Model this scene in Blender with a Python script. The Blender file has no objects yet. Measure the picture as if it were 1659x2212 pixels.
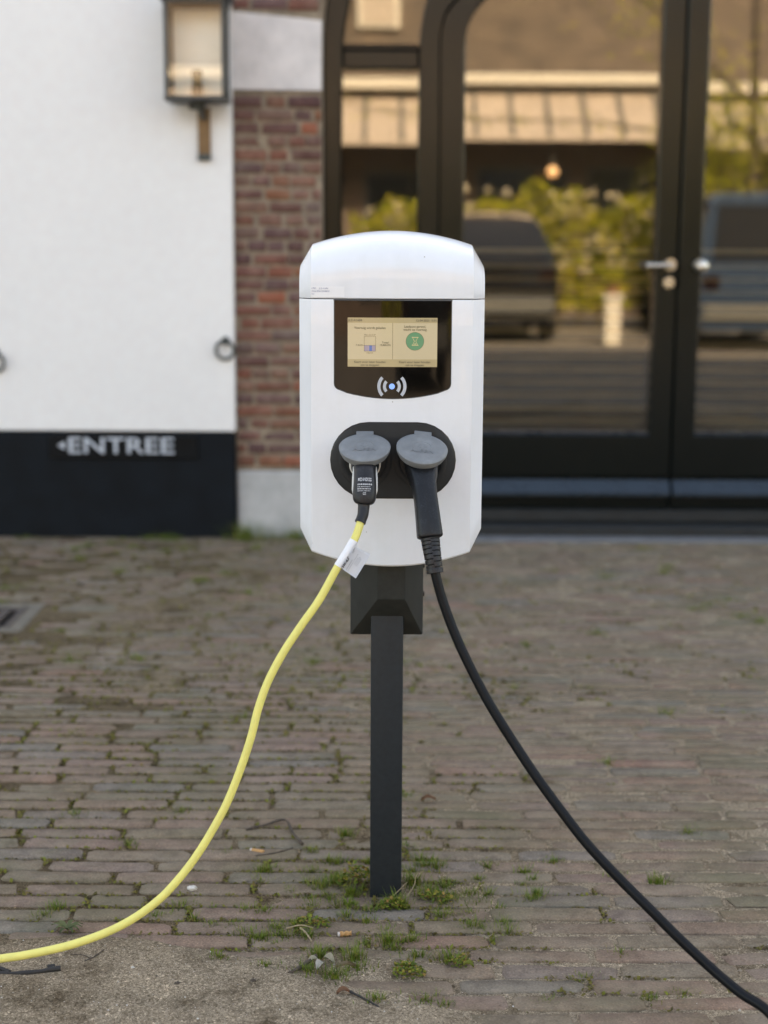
import bpy, bmesh, math, random
import numpy as np
from mathutils import Vector, Matrix, noise as mnoise
random.seed(7)
np.random.seed(7)
R = math.radians
SC = bpy.context.scene
COL = SC.collection

# ------------------------------------------------------------------ camera
cam_data = bpy.data.cameras.new("camera")
cam = bpy.data.objects.new("camera", cam_data)
COL.objects.link(cam)
cam.location = (0.0, -2.70, 1.157)
cam.rotation_euler = (Matrix.Rotation(R(90 - 9.83), 4, 'X') @ Matrix.Rotation(R(0.30), 4, 'Z')).to_euler()
cam_data.sensor_fit = 'HORIZONTAL'
cam_data.sensor_width = 36.0
cam_data.lens = 3260.0 / 1659.0 * 36.0
cam_data.clip_start = 0.05
cam_data.clip_end = 600.0
cam_data.dof.use_dof = True
cam_data.dof.focus_distance = 2.50
cam_data.dof.aperture_fstop = 3.5
SC.camera = cam

# ------------------------------------------------------------------ light
SUN_EL = R(36)
SUN_AZ = R(8)            # turned a little from the street axis
world = bpy.data.worlds.new("World")
SC.world = world
world.use_nodes = True
wn = world.node_tree
wn.nodes.clear()
w_out = wn.nodes.new("ShaderNodeOutputWorld")
w_bg = wn.nodes.new("ShaderNodeBackground")
w_sky = wn.nodes.new("ShaderNodeTexSky")
w_sky.sky_type = 'NISHITA'
w_sky.sun_disc = False
w_sky.sun_elevation = SUN_EL
w_sky.sun_rotation = SUN_AZ
w_sky.altitude = 0
w_sky.air_density = 1.0
w_sky.dust_density = 2.0
w_sky.ozone_density = 1.0
w_bg.inputs[1].default_value = 0.15
wn.links.new(w_sky.outputs[0], w_bg.inputs[0])
wn.links.new(w_bg.outputs[0], w_out.inputs[0])
sun_data = bpy.data.lights.new("sun", 'SUN')
sun_data.energy = 4.0
sun_data.angle = R(0.5)
sun_data.color = (1.0, 0.94, 0.86)
sun = bpy.data.objects.new("sun", sun_data)
sun.rotation_euler = (-(math.pi / 2 - SUN_EL), 0, -SUN_AZ)
sun.location = (0, 8, 14)
COL.objects.link(sun)
SC.view_settings.view_transform = 'Standard'
SC.view_settings.look = 'None'
SC.view_settings.gamma = 1.0
SC.view_settings.use_curve_mapping = False
SC.view_settings.exposure = 2.36
try:
    SC.view_settings.use_white_balance = True
    SC.view_settings.white_balance_temperature = 9500
    SC.view_settings.white_balance_tint = 13
except Exception:
    pass
SC.cycles.use_denoising = True
SC.cycles.max_bounces = 8
SC.cycles.transparent_max_bounces = 12
SC.cycles.sample_clamp_indirect = 6.0

# ------------------------------------------------------------------ helpers
_world = {}          # object name -> world origin of its local frame


def _link(o, parent):
    COL.objects.link(o)
    if parent is not None:
        o.parent = parent


def thing(name, label, cat, loc=(0, 0, 0), group=None, kind=None):
    o = bpy.data.objects.new(name, None)
    o.empty_display_size = 0.05
    o.location = loc
    COL.objects.link(o)
    _world[o.name] = Vector(loc)
    o["label"] = label
    o["category"] = cat
    if group:
        o["group"] = group
    if kind:
        o["kind"] = kind
    return o


def origin(p):
    return _world.get(p.name, Vector((0, 0, 0))) if p is not None else Vector((0, 0, 0))


def sharp(bm, deg):
    lim = R(deg)
    for f in bm.faces:
        f.smooth = True
    for e in bm.edges:
        if len(e.link_faces) == 2:
            if e.calc_face_angle(0.0) > lim:
                e.smooth = False


def put(name, bm, mat, parent=None, deg=35, label=None, loc=None):
    """link a bmesh given in world coordinates as one object"""
    o0 = origin(parent)
    here = Vector(loc) if loc is not None else o0
    if here.length > 0:
        bmesh.ops.translate(bm, verts=bm.verts, vec=-here)
    bmesh.ops.recalc_face_normals(bm, faces=bm.faces)
    if deg is not None:
        sharp(bm, deg)
    me = bpy.data.meshes.new(name)
    bm.to_mesh(me)
    bm.free()
    if mat is not None:
        for m in (mat if isinstance(mat, (list, tuple)) else [mat]):
            me.materials.append(m)
    o = bpy.data.objects.new(name, me)
    o.location = here - o0
    _link(o, parent)
    _world[o.name] = here
    if label:
        o["label"] = label
    return o


def put_arrays(name, verts, faces, mat, parent=None, smooth=False, loc=None):
    """verts Nx3, faces MxK arrays"""
    o0 = origin(parent)
    here = Vector(loc) if loc is not None else o0
    verts = np.asarray(verts, dtype=np.float32) - np.array(here, dtype=np.float32)
    faces = np.asarray(faces, dtype=np.int32)
    me = bpy.data.meshes.new(name)
    k = faces.shape[1]
    me.vertices.add(len(verts))
    me.vertices.foreach_set("co", verts.ravel())
    me.loops.add(faces.size)
    me.loops.foreach_set("vertex_index", faces.ravel())
    me.polygons.add(len(faces))
    me.polygons.foreach_set("loop_start", np.arange(0, faces.size, k, dtype=np.int32))
    me.polygons.foreach_set("loop_total", np.full(len(faces), k, dtype=np.int32))
    me.polygons.foreach_set("use_smooth", np.full(len(faces), smooth, dtype=bool))
    me.update(calc_edges=True)
    me.validate()
    if mat is not None:
        me.materials.append(mat)
    o = bpy.data.objects.new(name, me)
    o.location = here - o0
    _link(o, parent)
    _world[o.name] = here
    return o


def tag(o, label=None, cat=None, group=None, kind=None):
    if label:
        o["label"] = label
    if cat:
        o["category"] = cat
    if group:
        o["group"] = group
    if kind:
        o["kind"] = kind
    return o


def box(bm, x0, x1, y0, y1, z0, z1, bev=0.0, seg=1):
    vs = [bm.verts.new(p) for p in ((x0, y0, z0), (x1, y0, z0), (x1, y1, z0), (x0, y1, z0),
                                    (x0, y0, z1), (x1, y0, z1), (x1, y1, z1), (x0, y1, z1))]
    fs = [bm.faces.new([vs[i] for i in q]) for q in
          ((0, 3, 2, 1), (4, 5, 6, 7), (0, 1, 5, 4), (1, 2, 6, 5), (2, 3, 7, 6), (3, 0, 4, 7))]
    if bev > 0:
        es = list({e for f in fs for e in f.edges})
        bmesh.ops.bevel(bm, geom=es, offset=bev, segments=seg, profile=0.5, affect='EDGES')
    return vs


def boxobj(name, x0, x1, y0, y1, z0, z1, mat, parent=None, bev=0.0, seg=1, label=None, loc=None):
    bm = bmesh.new()
    box(bm, x0, x1, y0, y1, z0, z1, bev, seg)
    return put(name, bm, mat, parent, 35, label, loc)


def catmull(pts, n):
    P = [Vector(p) for p in pts]
    P = [P[0] * 2 - P[1]] + P + [P[-1] * 2 - P[-2]]
    m = len(P) - 3
    out = []
    for k in range(n):
        u = k / (n - 1) * m
        i = min(int(u), m - 1)
        t = u - i
        a, b, c, d = P[i], P[i + 1], P[i + 2], P[i + 3]
        out.append(0.5 * ((2 * b) + (-a + c) * t + (2 * a - 5 * b + 4 * c - d) * t * t + (-a + 3 * b - 3 * c + d) * t ** 3))
    return out


def sweep(bm, pts, rad, n=24, rings=40, side=(1, 0, 0), sec=None, cap=True):
    """tube along a smooth path; rad(u) or number; sec(u, ang) -> (a, b) overrides the circle"""
    path = catmull(pts, rings) if len(pts) > 2 else [Vector(pts[0]).lerp(Vector(pts[1]), k / (rings - 1)) for k in range(rings)]
    prev = None
    first = None
    S = Vector(side)
    for k, p in enumerate(path):
        t = (path[min(k + 1, rings - 1)] - path[max(k - 1, 0)]).normalized()
        s = (S - t * S.dot(t)).normalized()
        S = s
        b = t.cross(s)
        u = k / (rings - 1)
        ring = []
        for j in range(n):
            a = 2 * math.pi * j / n
            if sec:
                ca, cb = sec(u, a)
            else:
                r = rad(u) if callable(rad) else rad
                ca, cb = r * math.cos(a), r * math.sin(a)
            ring.append(bm.verts.new(p + s * ca + b * cb))
        if prev:
            for j in range(n):
                bm.faces.new((prev[j], prev[(j + 1) % n], ring[(j + 1) % n], ring[j]))
        else:
            first = ring
        prev = ring
    if cap:
        bm.faces.new(list(reversed(first)))
        bm.faces.new(prev)


def lathe(bm, prof, center, axis='Y', n=32, cap=True):
    """prof: list of (r, d); d measured along axis from center"""
    c = Vector(center)
    rings = []
    for r, d in prof:
        ring = []
        for j in range(n):
            a = 2 * math.pi * j / n
            if axis == 'Y':
                v = Vector((r * math.cos(a), d, r * math.sin(a)))
            elif axis == 'X':
                v = Vector((d, r * math.cos(a), r * math.sin(a)))
            else:
                v = Vector((r * math.cos(a), r * math.sin(a), d))
            ring.append(bm.verts.new(c + v))
        if rings:
            p = rings[-1]
            for j in range(n):
                bm.faces.new((p[j], p[(j + 1) % n], ring[(j + 1) % n], ring[j]))
        rings.append(ring)
    if cap:
        bm.faces.new(list(reversed(rings[0])))
        bm.faces.new(rings[-1])


def resample(poly, n):
    P = [Vector((a, 0, b)) for a, b in poly]
    d = [0]
    for i in range(1, len(P)):
        d.append(d[-1] + (P[i] - P[i - 1]).length)
    out = []
    for k in range(n):
        s = d[-1] * k / (n - 1)
        i = 1
        while i < len(P) - 1 and d[i] < s:
            i += 1
        t = (s - d[i - 1]) / max(1e-9, d[i] - d[i - 1])
        out.append(P[i - 1].lerp(P[i], min(1, max(0, t))))
    return out


def band(bm, A, B, y0, y1, n=40, bev=0.004):
    """flat frame member between two outlines in the XZ plane, front at y0, back at y1"""
    a, b = resample(A, n), resample(B, n)
    rows = []
    for p, q in zip(a, b):
        d = (q - p).normalized() if (q - p).length > 1e-6 else Vector((1, 0, 0))
        rows.append([bm.verts.new((p.x, y1, p.z)), bm.verts.new((p.x, y0 + bev, p.z)), bm.verts.new((p.x + d.x * bev, y0, p.z + d.z * bev)),
                     bm.verts.new((q.x - d.x * bev, y0, q.z - d.z * bev)), bm.verts.new((q.x, y0 + bev, q.z)), bm.verts.new((q.x, y1, q.z))])
    for r, s in zip(rows, rows[1:]):
        for k in range(5):
            bm.faces.new((r[k], r[k + 1], s[k + 1], s[k]))
        bm.faces.new((r[5], r[0], s[0], s[5]))
    bm.faces.new(rows[0])
    bm.faces.new(list(reversed(rows[-1])))


def glyphs(text, size, align='LEFT', bold=0.0, extrude=0.0, res=3):
    cu = bpy.data.curves.new("lettering", 'FONT')
    cu.body = text
    cu.size = size
    cu.align_x = align
    cu.offset = bold
    cu.extrude = extrude
    cu.resolution_u = res
    cu.space_line = 0.95
    ob = bpy.data.objects.new("lettering", cu)
    COL.objects.link(ob)
    dg = bpy.context.evaluated_depsgraph_get()
    me = bpy.data.meshes.new_from_object(ob.evaluated_get(dg))
    bm = bmesh.new()
    bm.from_mesh(me)
    bpy.data.meshes.remove(me)
    bpy.data.objects.remove(ob)
    bpy.data.curves.remove(cu)
    return bm


# ------------------------------------------------------------------ materials
def new_mat(name):
    m = bpy.data.materials.new(name)
    m.use_nodes = True
    nt = m.node_tree
    b = nt.nodes["Principled BSDF"]
    return m, nt, b


def N(nt, typ, **kw):
    n = nt.nodes.new(typ)
    for k, v in kw.items():
        if k in ('operation', 'blend_type', 'data_type', 'feature', 'distance', 'noise_dimensions', 'interpolation_type', 'clamp'):
            setattr(n, k, v)
        else:
            n.inputs[k].default_value = v
    return n


def ramp(nt, stops, interp='LINEAR'):
    n = nt.nodes.new("ShaderNodeValToRGB")
    cr = n.color_ramp
    cr.interpolation = interp
    while len(cr.elements) < len(stops):
        cr.elements.new(0.5)
    for e, (p, c) in zip(cr.elements, stops):
        e.position = p
        e.color = (c[0], c[1], c[2], 1) if len(c) == 3 else c
    return n


def mixc(nt, fac, a, b, blend='MIX'):
    n = nt.nodes.new("ShaderNodeMix")
    n.data_type = 'RGBA'
    n.blend_type = blend
    for sock, v in ((n.inputs[0], fac), (n.inputs[6], a), (n.inputs[7], b)):
        if isinstance(v, (int, float)):
            sock.default_value = v
        elif isinstance(v, (tuple, list)):
            sock.default_value = (v[0], v[1], v[2], 1)
        else:
            nt.links.new(v, sock)
    return n.outputs[2]


def coords(nt, kind='Object', scale=None):
    tc = nt.nodes.new("ShaderNodeTexCoord")
    if scale is None:
        return tc.outputs[kind]
    mp = nt.nodes.new("ShaderNodeMapping")
    mp.inputs['Scale'].default_value = scale
    nt.links.new(tc.outputs[kind], mp.inputs[0])
    return mp.outputs[0]


def bump(nt, b, height, strength=0.3, dist=0.002):
    n = nt.nodes.new("ShaderNodeBump")
    n.inputs['Strength'].default_value = strength
    n.inputs['Distance'].default_value = dist
    nt.links.new(height, n.inputs['Height'])
    nt.links.new(n.outputs[0], b.inputs['Normal'])
    return n


def plain(name, col, rough=0.5, var=0.12, scale=30.0, bmp=0.0, bdist=0.001, metal=0.0, coat=0.0, spec=0.5, emit=None, estr=0.0, rvar=0.1, detail=4):
    m, nt, b = new_mat(name)
    co = coords(nt)
    nz = N(nt, "ShaderNodeTexNoise", Scale=scale, Detail=detail, Roughness=0.6)
    nt.links.new(co, nz.inputs['Vector'])
    dark = tuple(c * (1 - var) for c in col)
    lite = tuple(min(1, c * (1 + var)) for c in col)
    rp = ramp(nt, [(0.3, dark), (0.7, lite)])
    nt.links.new(nz.outputs[0], rp.inputs[0])
    nt.links.new(rp.outputs[0], b.inputs['Base Color'])
    mr = N(nt, "ShaderNodeMapRange")
    mr.inputs[3].default_value = max(0.02, rough - rvar)
    mr.inputs[4].default_value = min(1, rough + rvar)
    nt.links.new(nz.outputs[0], mr.inputs[0])
    nt.links.new(mr.outputs[0], b.inputs['Roughness'])
    b.inputs['Metallic'].default_value = metal
    b.inputs['Coat Weight'].default_value = coat
    b.inputs['Coat Roughness'].default_value = 0.05
    b.inputs['Specular IOR Level'].default_value = spec
    if emit:
        b.inputs['Emission Color'].default_value = (*emit, 1)
        b.inputs['Emission Strength'].default_value = estr
    if bmp > 0:
        bump(nt, b, nz.outputs[0], bmp, bdist)
    return m


M = {}
# charger
def white_shell():
    m, nt, b = new_mat("white_plastic")
    co = coords(nt)
    # faint vertical run marks of rain dirt and tiny specks
    st = coords(nt, 'Object', (55, 55, 3))
    n1 = N(nt, "ShaderNodeTexNoise", Scale=1.0, Detail=3)
    nt.links.new(st, n1.inputs['Vector'])
    r1 = ramp(nt, [(0.35, (0.795, 0.815, 0.85)), (0.62, (0.78, 0.80, 0.83))])
    nt.links.new(n1.outputs[0], r1.inputs[0])
    v = N(nt, "ShaderNodeTexVoronoi", Scale=34.0)
    nt.links.new(co, v.inputs['Vector'])
    r2 = ramp(nt, [(0.0, (1, 1, 1)), (0.028, (1, 1, 1)), (0.04, (0, 0, 0))])
    nt.links.new(v.outputs['Distance'], r2.inputs[0])
    c2 = mixc(nt, r2.outputs[0], r1.outputs[0], (0.35, 0.33, 0.3))
    ng = N(nt, "ShaderNodeTexNoise", Scale=9.0, Detail=8, Roughness=0.7)
    nt.links.new(co, ng.inputs['Vector'])
    rg_ = ramp(nt, [(0.48, (1, 1, 1)), (0.72, (0.955, 0.945, 0.93))])
    nt.links.new(ng.outputs[0], rg_.inputs[0])
    c2 = mixc(nt, 1.0, c2, rg_.outputs[0], 'MULTIPLY')
    nt.links.new(c2, b.inputs['Base Color'])
    b.inputs['Roughness'].default_value = 0.22
    b.inputs['Coat Weight'].default_value = 0.3
    n3 = N(nt, "ShaderNodeTexNoise", Scale=260.0, Detail=2)
    nt.links.new(co, n3.inputs['Vector'])
    bump(nt, b, n3.outputs[0], 0.04, 0.0004)
    return m


M['shell'] = white_shell()
M['seam'] = plain("dark_gasket", (0.10, 0.10, 0.10), 0.7)
M['anthracite'] = plain("anthracite_metal", (0.019, 0.024, 0.028), 0.48, 0.16, 90, 0.08, 0.0004, spec=0.3)
M['hood'] = plain("dark_grey_hood_plastic", (0.026, 0.028, 0.026), 0.62, 0.25, 60, 0.12, 0.0005, spec=0.3)
M['socket'] = plain("dark_grey_socket_plastic", (0.020, 0.022, 0.024), 0.55, 0.15, 80, 0.06, 0.0003, spec=0.35)
M['socketrim'] = plain("black_rim_plastic", (0.008, 0.008, 0.009), 0.35, 0.1)
M['hole'] = plain("black_recess_and_tyre", (0.006, 0.006, 0.006), 0.7)  # black for the sockets' painted depth, also seams and tyres
def lid_mat():
    m, nt, b = new_mat("worn_grey_rubber")
    co = coords(nt)
    n1 = N(nt, "ShaderNodeTexNoise", Scale=38.0, Detail=6, Roughness=0.65)
    nt.links.new(co, n1.inputs['Vector'])
    r1 = ramp(nt, [(0.3, (0.150, 0.160, 0.168)), (0.55, (0.185, 0.198, 0.208)), (0.75, (0.235, 0.25, 0.255))])
    nt.links.new(n1.outputs[0], r1.inputs[0])
    w = N(nt, "ShaderNodeTexVoronoi", Scale=60.0, feature='DISTANCE_TO_EDGE')
    nt.links.new(co, w.inputs['Vector'])
    r2 = ramp(nt, [(0.0, (1, 1, 1)), (0.012, (0, 0, 0))])
    nt.links.new(w.outputs[0], r2.inputs[0])
    n2 = N(nt, "ShaderNodeTexNoise", Scale=16.0)
    nt.links.new(co, n2.inputs['Vector'])
    r3 = ramp(nt, [(0.55, (0, 0, 0)), (0.65, (0.35, 0.35, 0.35))])
    nt.links.new(n2.outputs[0], r3.inputs[0])
    f = N(nt, "ShaderNodeMath", operation='MULTIPLY')
    nt.links.new(r2.outputs[0], f.inputs[0])
    nt.links.new(r3.outputs[0], f.inputs[1])
    nt.links.new(mixc(nt, f.outputs[0], r1.outputs[0], (0.07, 0.075, 0.08)), b.inputs['Base Color'])
    b.inputs['Roughness'].default_value = 0.6
    bump(nt, b, n1.outputs[0], 0.1, 0.0006)
    return m


M['lid'] = lid_mat()
M['glass_black'] = plain("black_display_glass", (0.004, 0.0035, 0.003), 0.05, 0.1, 20, rvar=0.03, coat=0.0, spec=0.45)
SCREEN_E = 0.135


def screen(name, col, k=1.0):
    m = plain(name, tuple(c * 0.25 for c in col), 0.12, 0.03, 14, rvar=0.02, coat=0.35, emit=col, estr=SCREEN_E * k)
    return m


M['lcd'] = screen("lit_cream_display", (0.54, 0.52, 0.41))
M['lcdbar'] = screen("lit_grey_display_bar", (0.42, 0.39, 0.27))
M['lcdink'] = plain("hazed_display_ink", (0.07, 0.068, 0.055), 0.2, 0.05)  # ink lightened to carry the haze reflected over the display
M['lcdmid'] = screen("display_grey_ink", (0.16, 0.15, 0.12))
M['lcdblue'] = screen("lit_blue_display", (0.10, 0.20, 0.55))
M['lcdlilac'] = screen("lit_lilac_display", (0.34, 0.33, 0.48))
M['lcdgreen'] = screen("lit_green_display", (0.11, 0.32, 0.21))  # green paled for the same reflected haze
M['lcdpale'] = screen("lit_pale_display", (0.52, 0.52, 0.34))
M['rfid'] = plain("pale_grey_print", (0.50, 0.53, 0.58), 0.35, 0.04)
M['rfidled'] = plain("blue_led", (0.15, 0.3, 0.8), 0.3, 0.05, emit=(0.16, 0.36, 0.95), estr=0.16)
M['sticker'] = plain("clear_white_sticker", (0.84, 0.85, 0.87), 0.25, 0.02)
M['stickerink'] = plain("faded_blue_ink", (0.16, 0.18, 0.33), 0.5, 0.05)
M['pipe_mark'] = plain("fine_grey_print", (0.36, 0.37, 0.40), 0.6, 0.1)
# cables
M['yellow'] = plain("yellow_cable_sheath", (0.78, 0.70, 0.20), 0.42, 0.06, 45, 0.05, 0.0004, spec=0.4)
M['blackcable'] = plain("black_cable_sheath", (0.0045, 0.0056, 0.0072), 0.42, 0.25, 60, 0.06, 0.0004, spec=0.18)
def dusty_black(name, base, dust):
    m, nt, b = new_mat(name)
    co = coords(nt)
    n1 = N(nt, "ShaderNodeTexNoise", Scale=70.0, Detail=8, Roughness=0.75)
    nt.links.new(co, n1.inputs['Vector'])
    n2 = N(nt, "ShaderNodeTexNoise", Scale=520.0, Detail=2)
    nt.links.new(co, n2.inputs['Vector'])
    a = N(nt, "ShaderNodeMath", operation='MULTIPLY')
    nt.links.new(n1.outputs[0], a.inputs[0])
    nt.links.new(n2.outputs[0], a.inputs[1])
    r = ramp(nt, [(0.26, base), (0.36, dust), (0.45, tuple(min(1, d * 2.2) for d in dust))])
    nt.links.new(a.outputs[0], r.inputs[0])
    nt.links.new(r.outputs[0], b.inputs['Base Color'])
    b.inputs['Roughness'].default_value = 0.40
    b.inputs['Specular IOR Level'].default_value = 0.35
    bump(nt, b, n2.outputs[0], 0.12, 0.0004)
    return m


M['plugblack'] = dusty_black("dusty_black_plug_plastic", (0.0055, 0.006, 0.0075), (0.014, 0.016, 0.02))
M['plugsoft'] = dusty_black("soft_black_plug_rubber", (0.013, 0.013, 0.015), (0.022, 0.022, 0.025))
M['plugwhite'] = plain("off_white_plug_plastic", (0.62, 0.61, 0.58), 0.45, 0.08)
M['plugprint'] = plain("white_plug_print", (0.48, 0.48, 0.49), 0.5, 0.05)
M['tagwhite'] = plain("white_cable_tag", (0.80, 0.81, 0.84), 0.4, 0.03)
M['tagink'] = plain("black_tag_ink", (0.05, 0.05, 0.055), 0.5, 0.05)
# building
def plaster():
    m, nt, b = new_mat("white_painted_plaster")
    co = coords(nt)
    n1 = N(nt, "ShaderNodeTexNoise", Scale=1.3, Detail=5, Roughness=0.6)
    nt.links.new(co, n1.inputs['Vector'])
    n2 = N(nt, "ShaderNodeTexNoise", Scale=24.0, Detail=6)
    nt.links.new(co, n2.inputs['Vector'])
    r1 = ramp(nt, [(0.35, (0.80, 0.785, 0.772)), (0.65, (0.84, 0.825, 0.81))])
    nt.links.new(n1.outputs[0], r1.inputs[0])
    r2 = ramp(nt, [(0.3, (0.97, 0.95, 0.95)), (0.7, (1, 1, 1))])
    nt.links.new(n2.outputs[0], r2.inputs[0])
    nt.links.new(mixc(nt, 1.0, r1.outputs[0], r2.outputs[0], 'MULTIPLY'), b.inputs['Base Color'])
    b.inputs['Roughness'].default_value = 0.75
    bump(nt, b, n2.outputs[0], 0.05, 0.004)
    return m


M['plaster'] = plaster()
M['plinth'] = plain("black_painted_plinth", (0.0048, 0.0074, 0.0105), 0.6, 0.3, 9, 0.2, 0.003, spec=0.15)
M['mortar'] = plain("sandy_mortar", (0.255, 0.195, 0.140), 0.9, 0.35, 24, 0.5, 0.004)
M['stone'] = plain("grey_lime_stone", (0.66, 0.61, 0.595), 0.8, 0.12, 14, 0.3, 0.003, detail=8)
M['padstone'] = plain("cement_pad_stone", (0.42, 0.415, 0.41), 0.85, 0.15, 16, 0.3, 0.003, detail=8)
M['frame'] = plain("dark_bronze_frame_paint", (0.0016, 0.0042, 0.0042), 0.20, 0.12, 12, rvar=0.03, spec=0.36)
M['dooredge'] = plain("dark_green_black_door_paint", (0.016, 0.018, 0.017), 0.4, 0.15, 12)
M['weather'] = plain("sky_sheen_metal_strip", (0.020, 0.032, 0.044), 0.28, 0.15, 10, metal=0.3)  # bluish sheen of the reflected sky put into the base colour
M['threshold'] = plain("dark_threshold_stone", (0.010, 0.012, 0.013), 0.6, 0.4, 20, 0.3, 0.003)
M['sillgrey'] = plain("pale_grey_kerb_stone", (0.15, 0.15, 0.155), 0.8, 0.2, 18, 0.3, 0.003)
M['steel'] = plain("brushed_nickel", (0.62, 0.57, 0.50), 0.28, 0.06, 40, metal=1.0)
M['interior'] = plain("interior_dimness", (0.05, 0.045, 0.04), 0.9, 0.2, 2)  # dimness of the unlit room put into the wall colour
M['slat'] = plain("wooden_blind_slat", (0.52, 0.415, 0.30), 0.5, 0.15, 8)
M['roof'] = None
M['lanternmetal'] = plain("aged_bronze_metal", (0.055, 0.058, 0.056), 0.45, 0.25, 25, metal=0.4)
M['lanternback'] = plain("cream_lantern_reflector", (0.90, 0.92, 0.94), 0.50, 0.03, 12, rvar=0.03, metal=0.35)
M['brass'] = plain("aged_brass", (0.17, 0.11, 0.06), 0.4, 0.2, 30, metal=0.6)
M['iron'] = plain("dark_wrought_iron", (0.055, 0.062, 0.058), 0.6, 0.3, 40, 0.3, 0.001)
M['signblack'] = plain("black_sign_board", (0.004, 0.005, 0.006), 0.5, 0.2, 20, spec=0.15)
M['signwhite'] = plain("white_sign_paint", (0.50, 0.54, 0.60), 0.6, 0.05)


def window_glass(name, f0, tint=(0.88, 0.9, 0.86)):
    m = bpy.data.materials.new(name)
    m.use_nodes = True
    nt = m.node_tree
    nt.nodes.clear()
    out = nt.nodes.new("ShaderNodeOutputMaterial")
    tr = nt.nodes.new("ShaderNodeBsdfTransparent")
    tr.inputs[0].default_value = (*tint, 1)
    gl = nt.nodes.new("ShaderNodeBsdfGlossy")
    gl.inputs['Roughness'].default_value = 0.0
    gl.inputs['Color'].default_value = (1, 0.98, 0.96, 1)
    fr = nt.nodes.new("ShaderNodeFresnel")
    fr.inputs['IOR'].default_value = (1 + math.sqrt(f0)) / (1 - math.sqrt(f0))
    nz = N(nt, "ShaderNodeTexNoise", Scale=1.1, Detail=1)
    nt.links.new(coords(nt), nz.inputs['Vector'])
    bp = nt.nodes.new("ShaderNodeBump")
    bp.inputs['Strength'].default_value = 0.025
    bp.inputs['Distance'].default_value = 0.003
    nt.links.new(nz.outputs[0], bp.inputs['Height'])
    nt.links.new(bp.outputs[0], gl.inputs['Normal'])
    mx = nt.nodes.new("ShaderNodeMixShader")
    nt.links.new(fr.outputs[0], mx.inputs[0])
    nt.links.new(tr.outputs[0], mx.inputs[1])
    nt.links.new(gl.outputs[0], mx.inputs[2])
    nt.links.new(mx.outputs[0], out.inputs[0])
    return m


M['glass'] = window_glass("coated_window_glass", 0.10)
M['lampglass'] = window_glass("lantern_glass", 0.05, (0.97, 0.96, 0.93))


def brick_mat(name, stops, island=False, moss=0.0, dust=0.0, scale=1.0):
    m, nt, b = new_mat(name)
    if island:
        g = nt.nodes.new("ShaderNodeNewGeometry")
        rnd = g.outputs['Random Per Island']
    else:
        oi = nt.nodes.new("ShaderNodeObjectInfo")
        rnd = oi.outputs['Random']
    rp = ramp(nt, stops)
    nt.links.new(rnd, rp.inputs[0])
    geo = nt.nodes.new("ShaderNodeNewGeometry")
    pos = geo.outputs['Position']
    n1 = N(nt, "ShaderNodeTexNoise", Scale=22.0 * scale, Detail=8, Roughness=0.7)
    nt.links.new(pos, n1.inputs['Vector'])
    r1 = ramp(nt, [(0.25, (0.62, 0.61, 0.60)), (0.5, (1, 1, 1)), (0.75, (1.30, 1.27, 1.2))])
    nt.links.new(n1.outputs[0], r1.inputs[0])
    c = mixc(nt, 1.0, rp.outputs[0], r1.outputs[0], 'MULTIPLY')
    # grit: fine dark and pale grains
    n2 = N(nt, "ShaderNodeTexNoise", Scale=300.0 * scale, Detail=3)
    nt.links.new(pos, n2.inputs['Vector'])
    r2 = ramp(nt, [(0.28, (0.5, 0.49, 0.48)), (0.45, (0.95, 0.95, 0.95)), (0.58, (1.05, 1.05, 1.04)), (0.74, (1.75, 1.7, 1.6))])
    nt.links.new(n2.outputs[0], r2.inputs[0])
    c = mixc(nt, 0.9, c, r2.outputs[0], 'MULTIPLY')
    if dust > 0:
        n3 = N(nt, "ShaderNodeTexNoise", Scale=5.5, Detail=7, Roughness=0.75)
        nt.links.new(pos, n3.inputs['Vector'])
        r3 = ramp(nt, [(0.46, (0, 0, 0)), (0.66, (dust, dust, dust))])
        nt.links.new(n3.outputs[0], r3.inputs[0])
        c = mixc(nt, r3.outputs[0], c, (0.27, 0.235, 0.185))
    if moss > 0:
        n4 = N(nt, "ShaderNodeTexNoise", Scale=3.2, Detail=6, Roughness=0.7)
        mp = nt.nodes.new("ShaderNodeMapping")
        mp.inputs['Location'].default_value = (4.1, 7.7, 0)
        nt.links.new(pos, mp.inputs[0])
        nt.links.new(mp.outputs[0], n4.inputs['Vector'])
        r4 = ramp(nt, [(0.45, (0, 0, 0)), (0.7, (moss, moss, moss))])
        nt.links.new(n4.outputs[0], r4.inputs[0])
        c = mixc(nt, r4.outputs[0], c, (0.12, 0.115, 0.06))
    nt.links.new(c, b.inputs['Base Color'])
    b.inputs['Roughness'].default_value = 0.82
    b.inputs['Specular IOR Level'].default_value = 0.3
    ad = N(nt, "ShaderNodeMath", operation='MULTIPLY_ADD')
    ad.inputs[1].default_value = 0.35
    nt.links.new(n2.outputs[0], ad.inputs[0])
    nt.links.new(n1.outputs[0], ad.inputs[2])
    bump(nt, b, ad.outputs[0], 0.5, 0.003)
    return m


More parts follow.
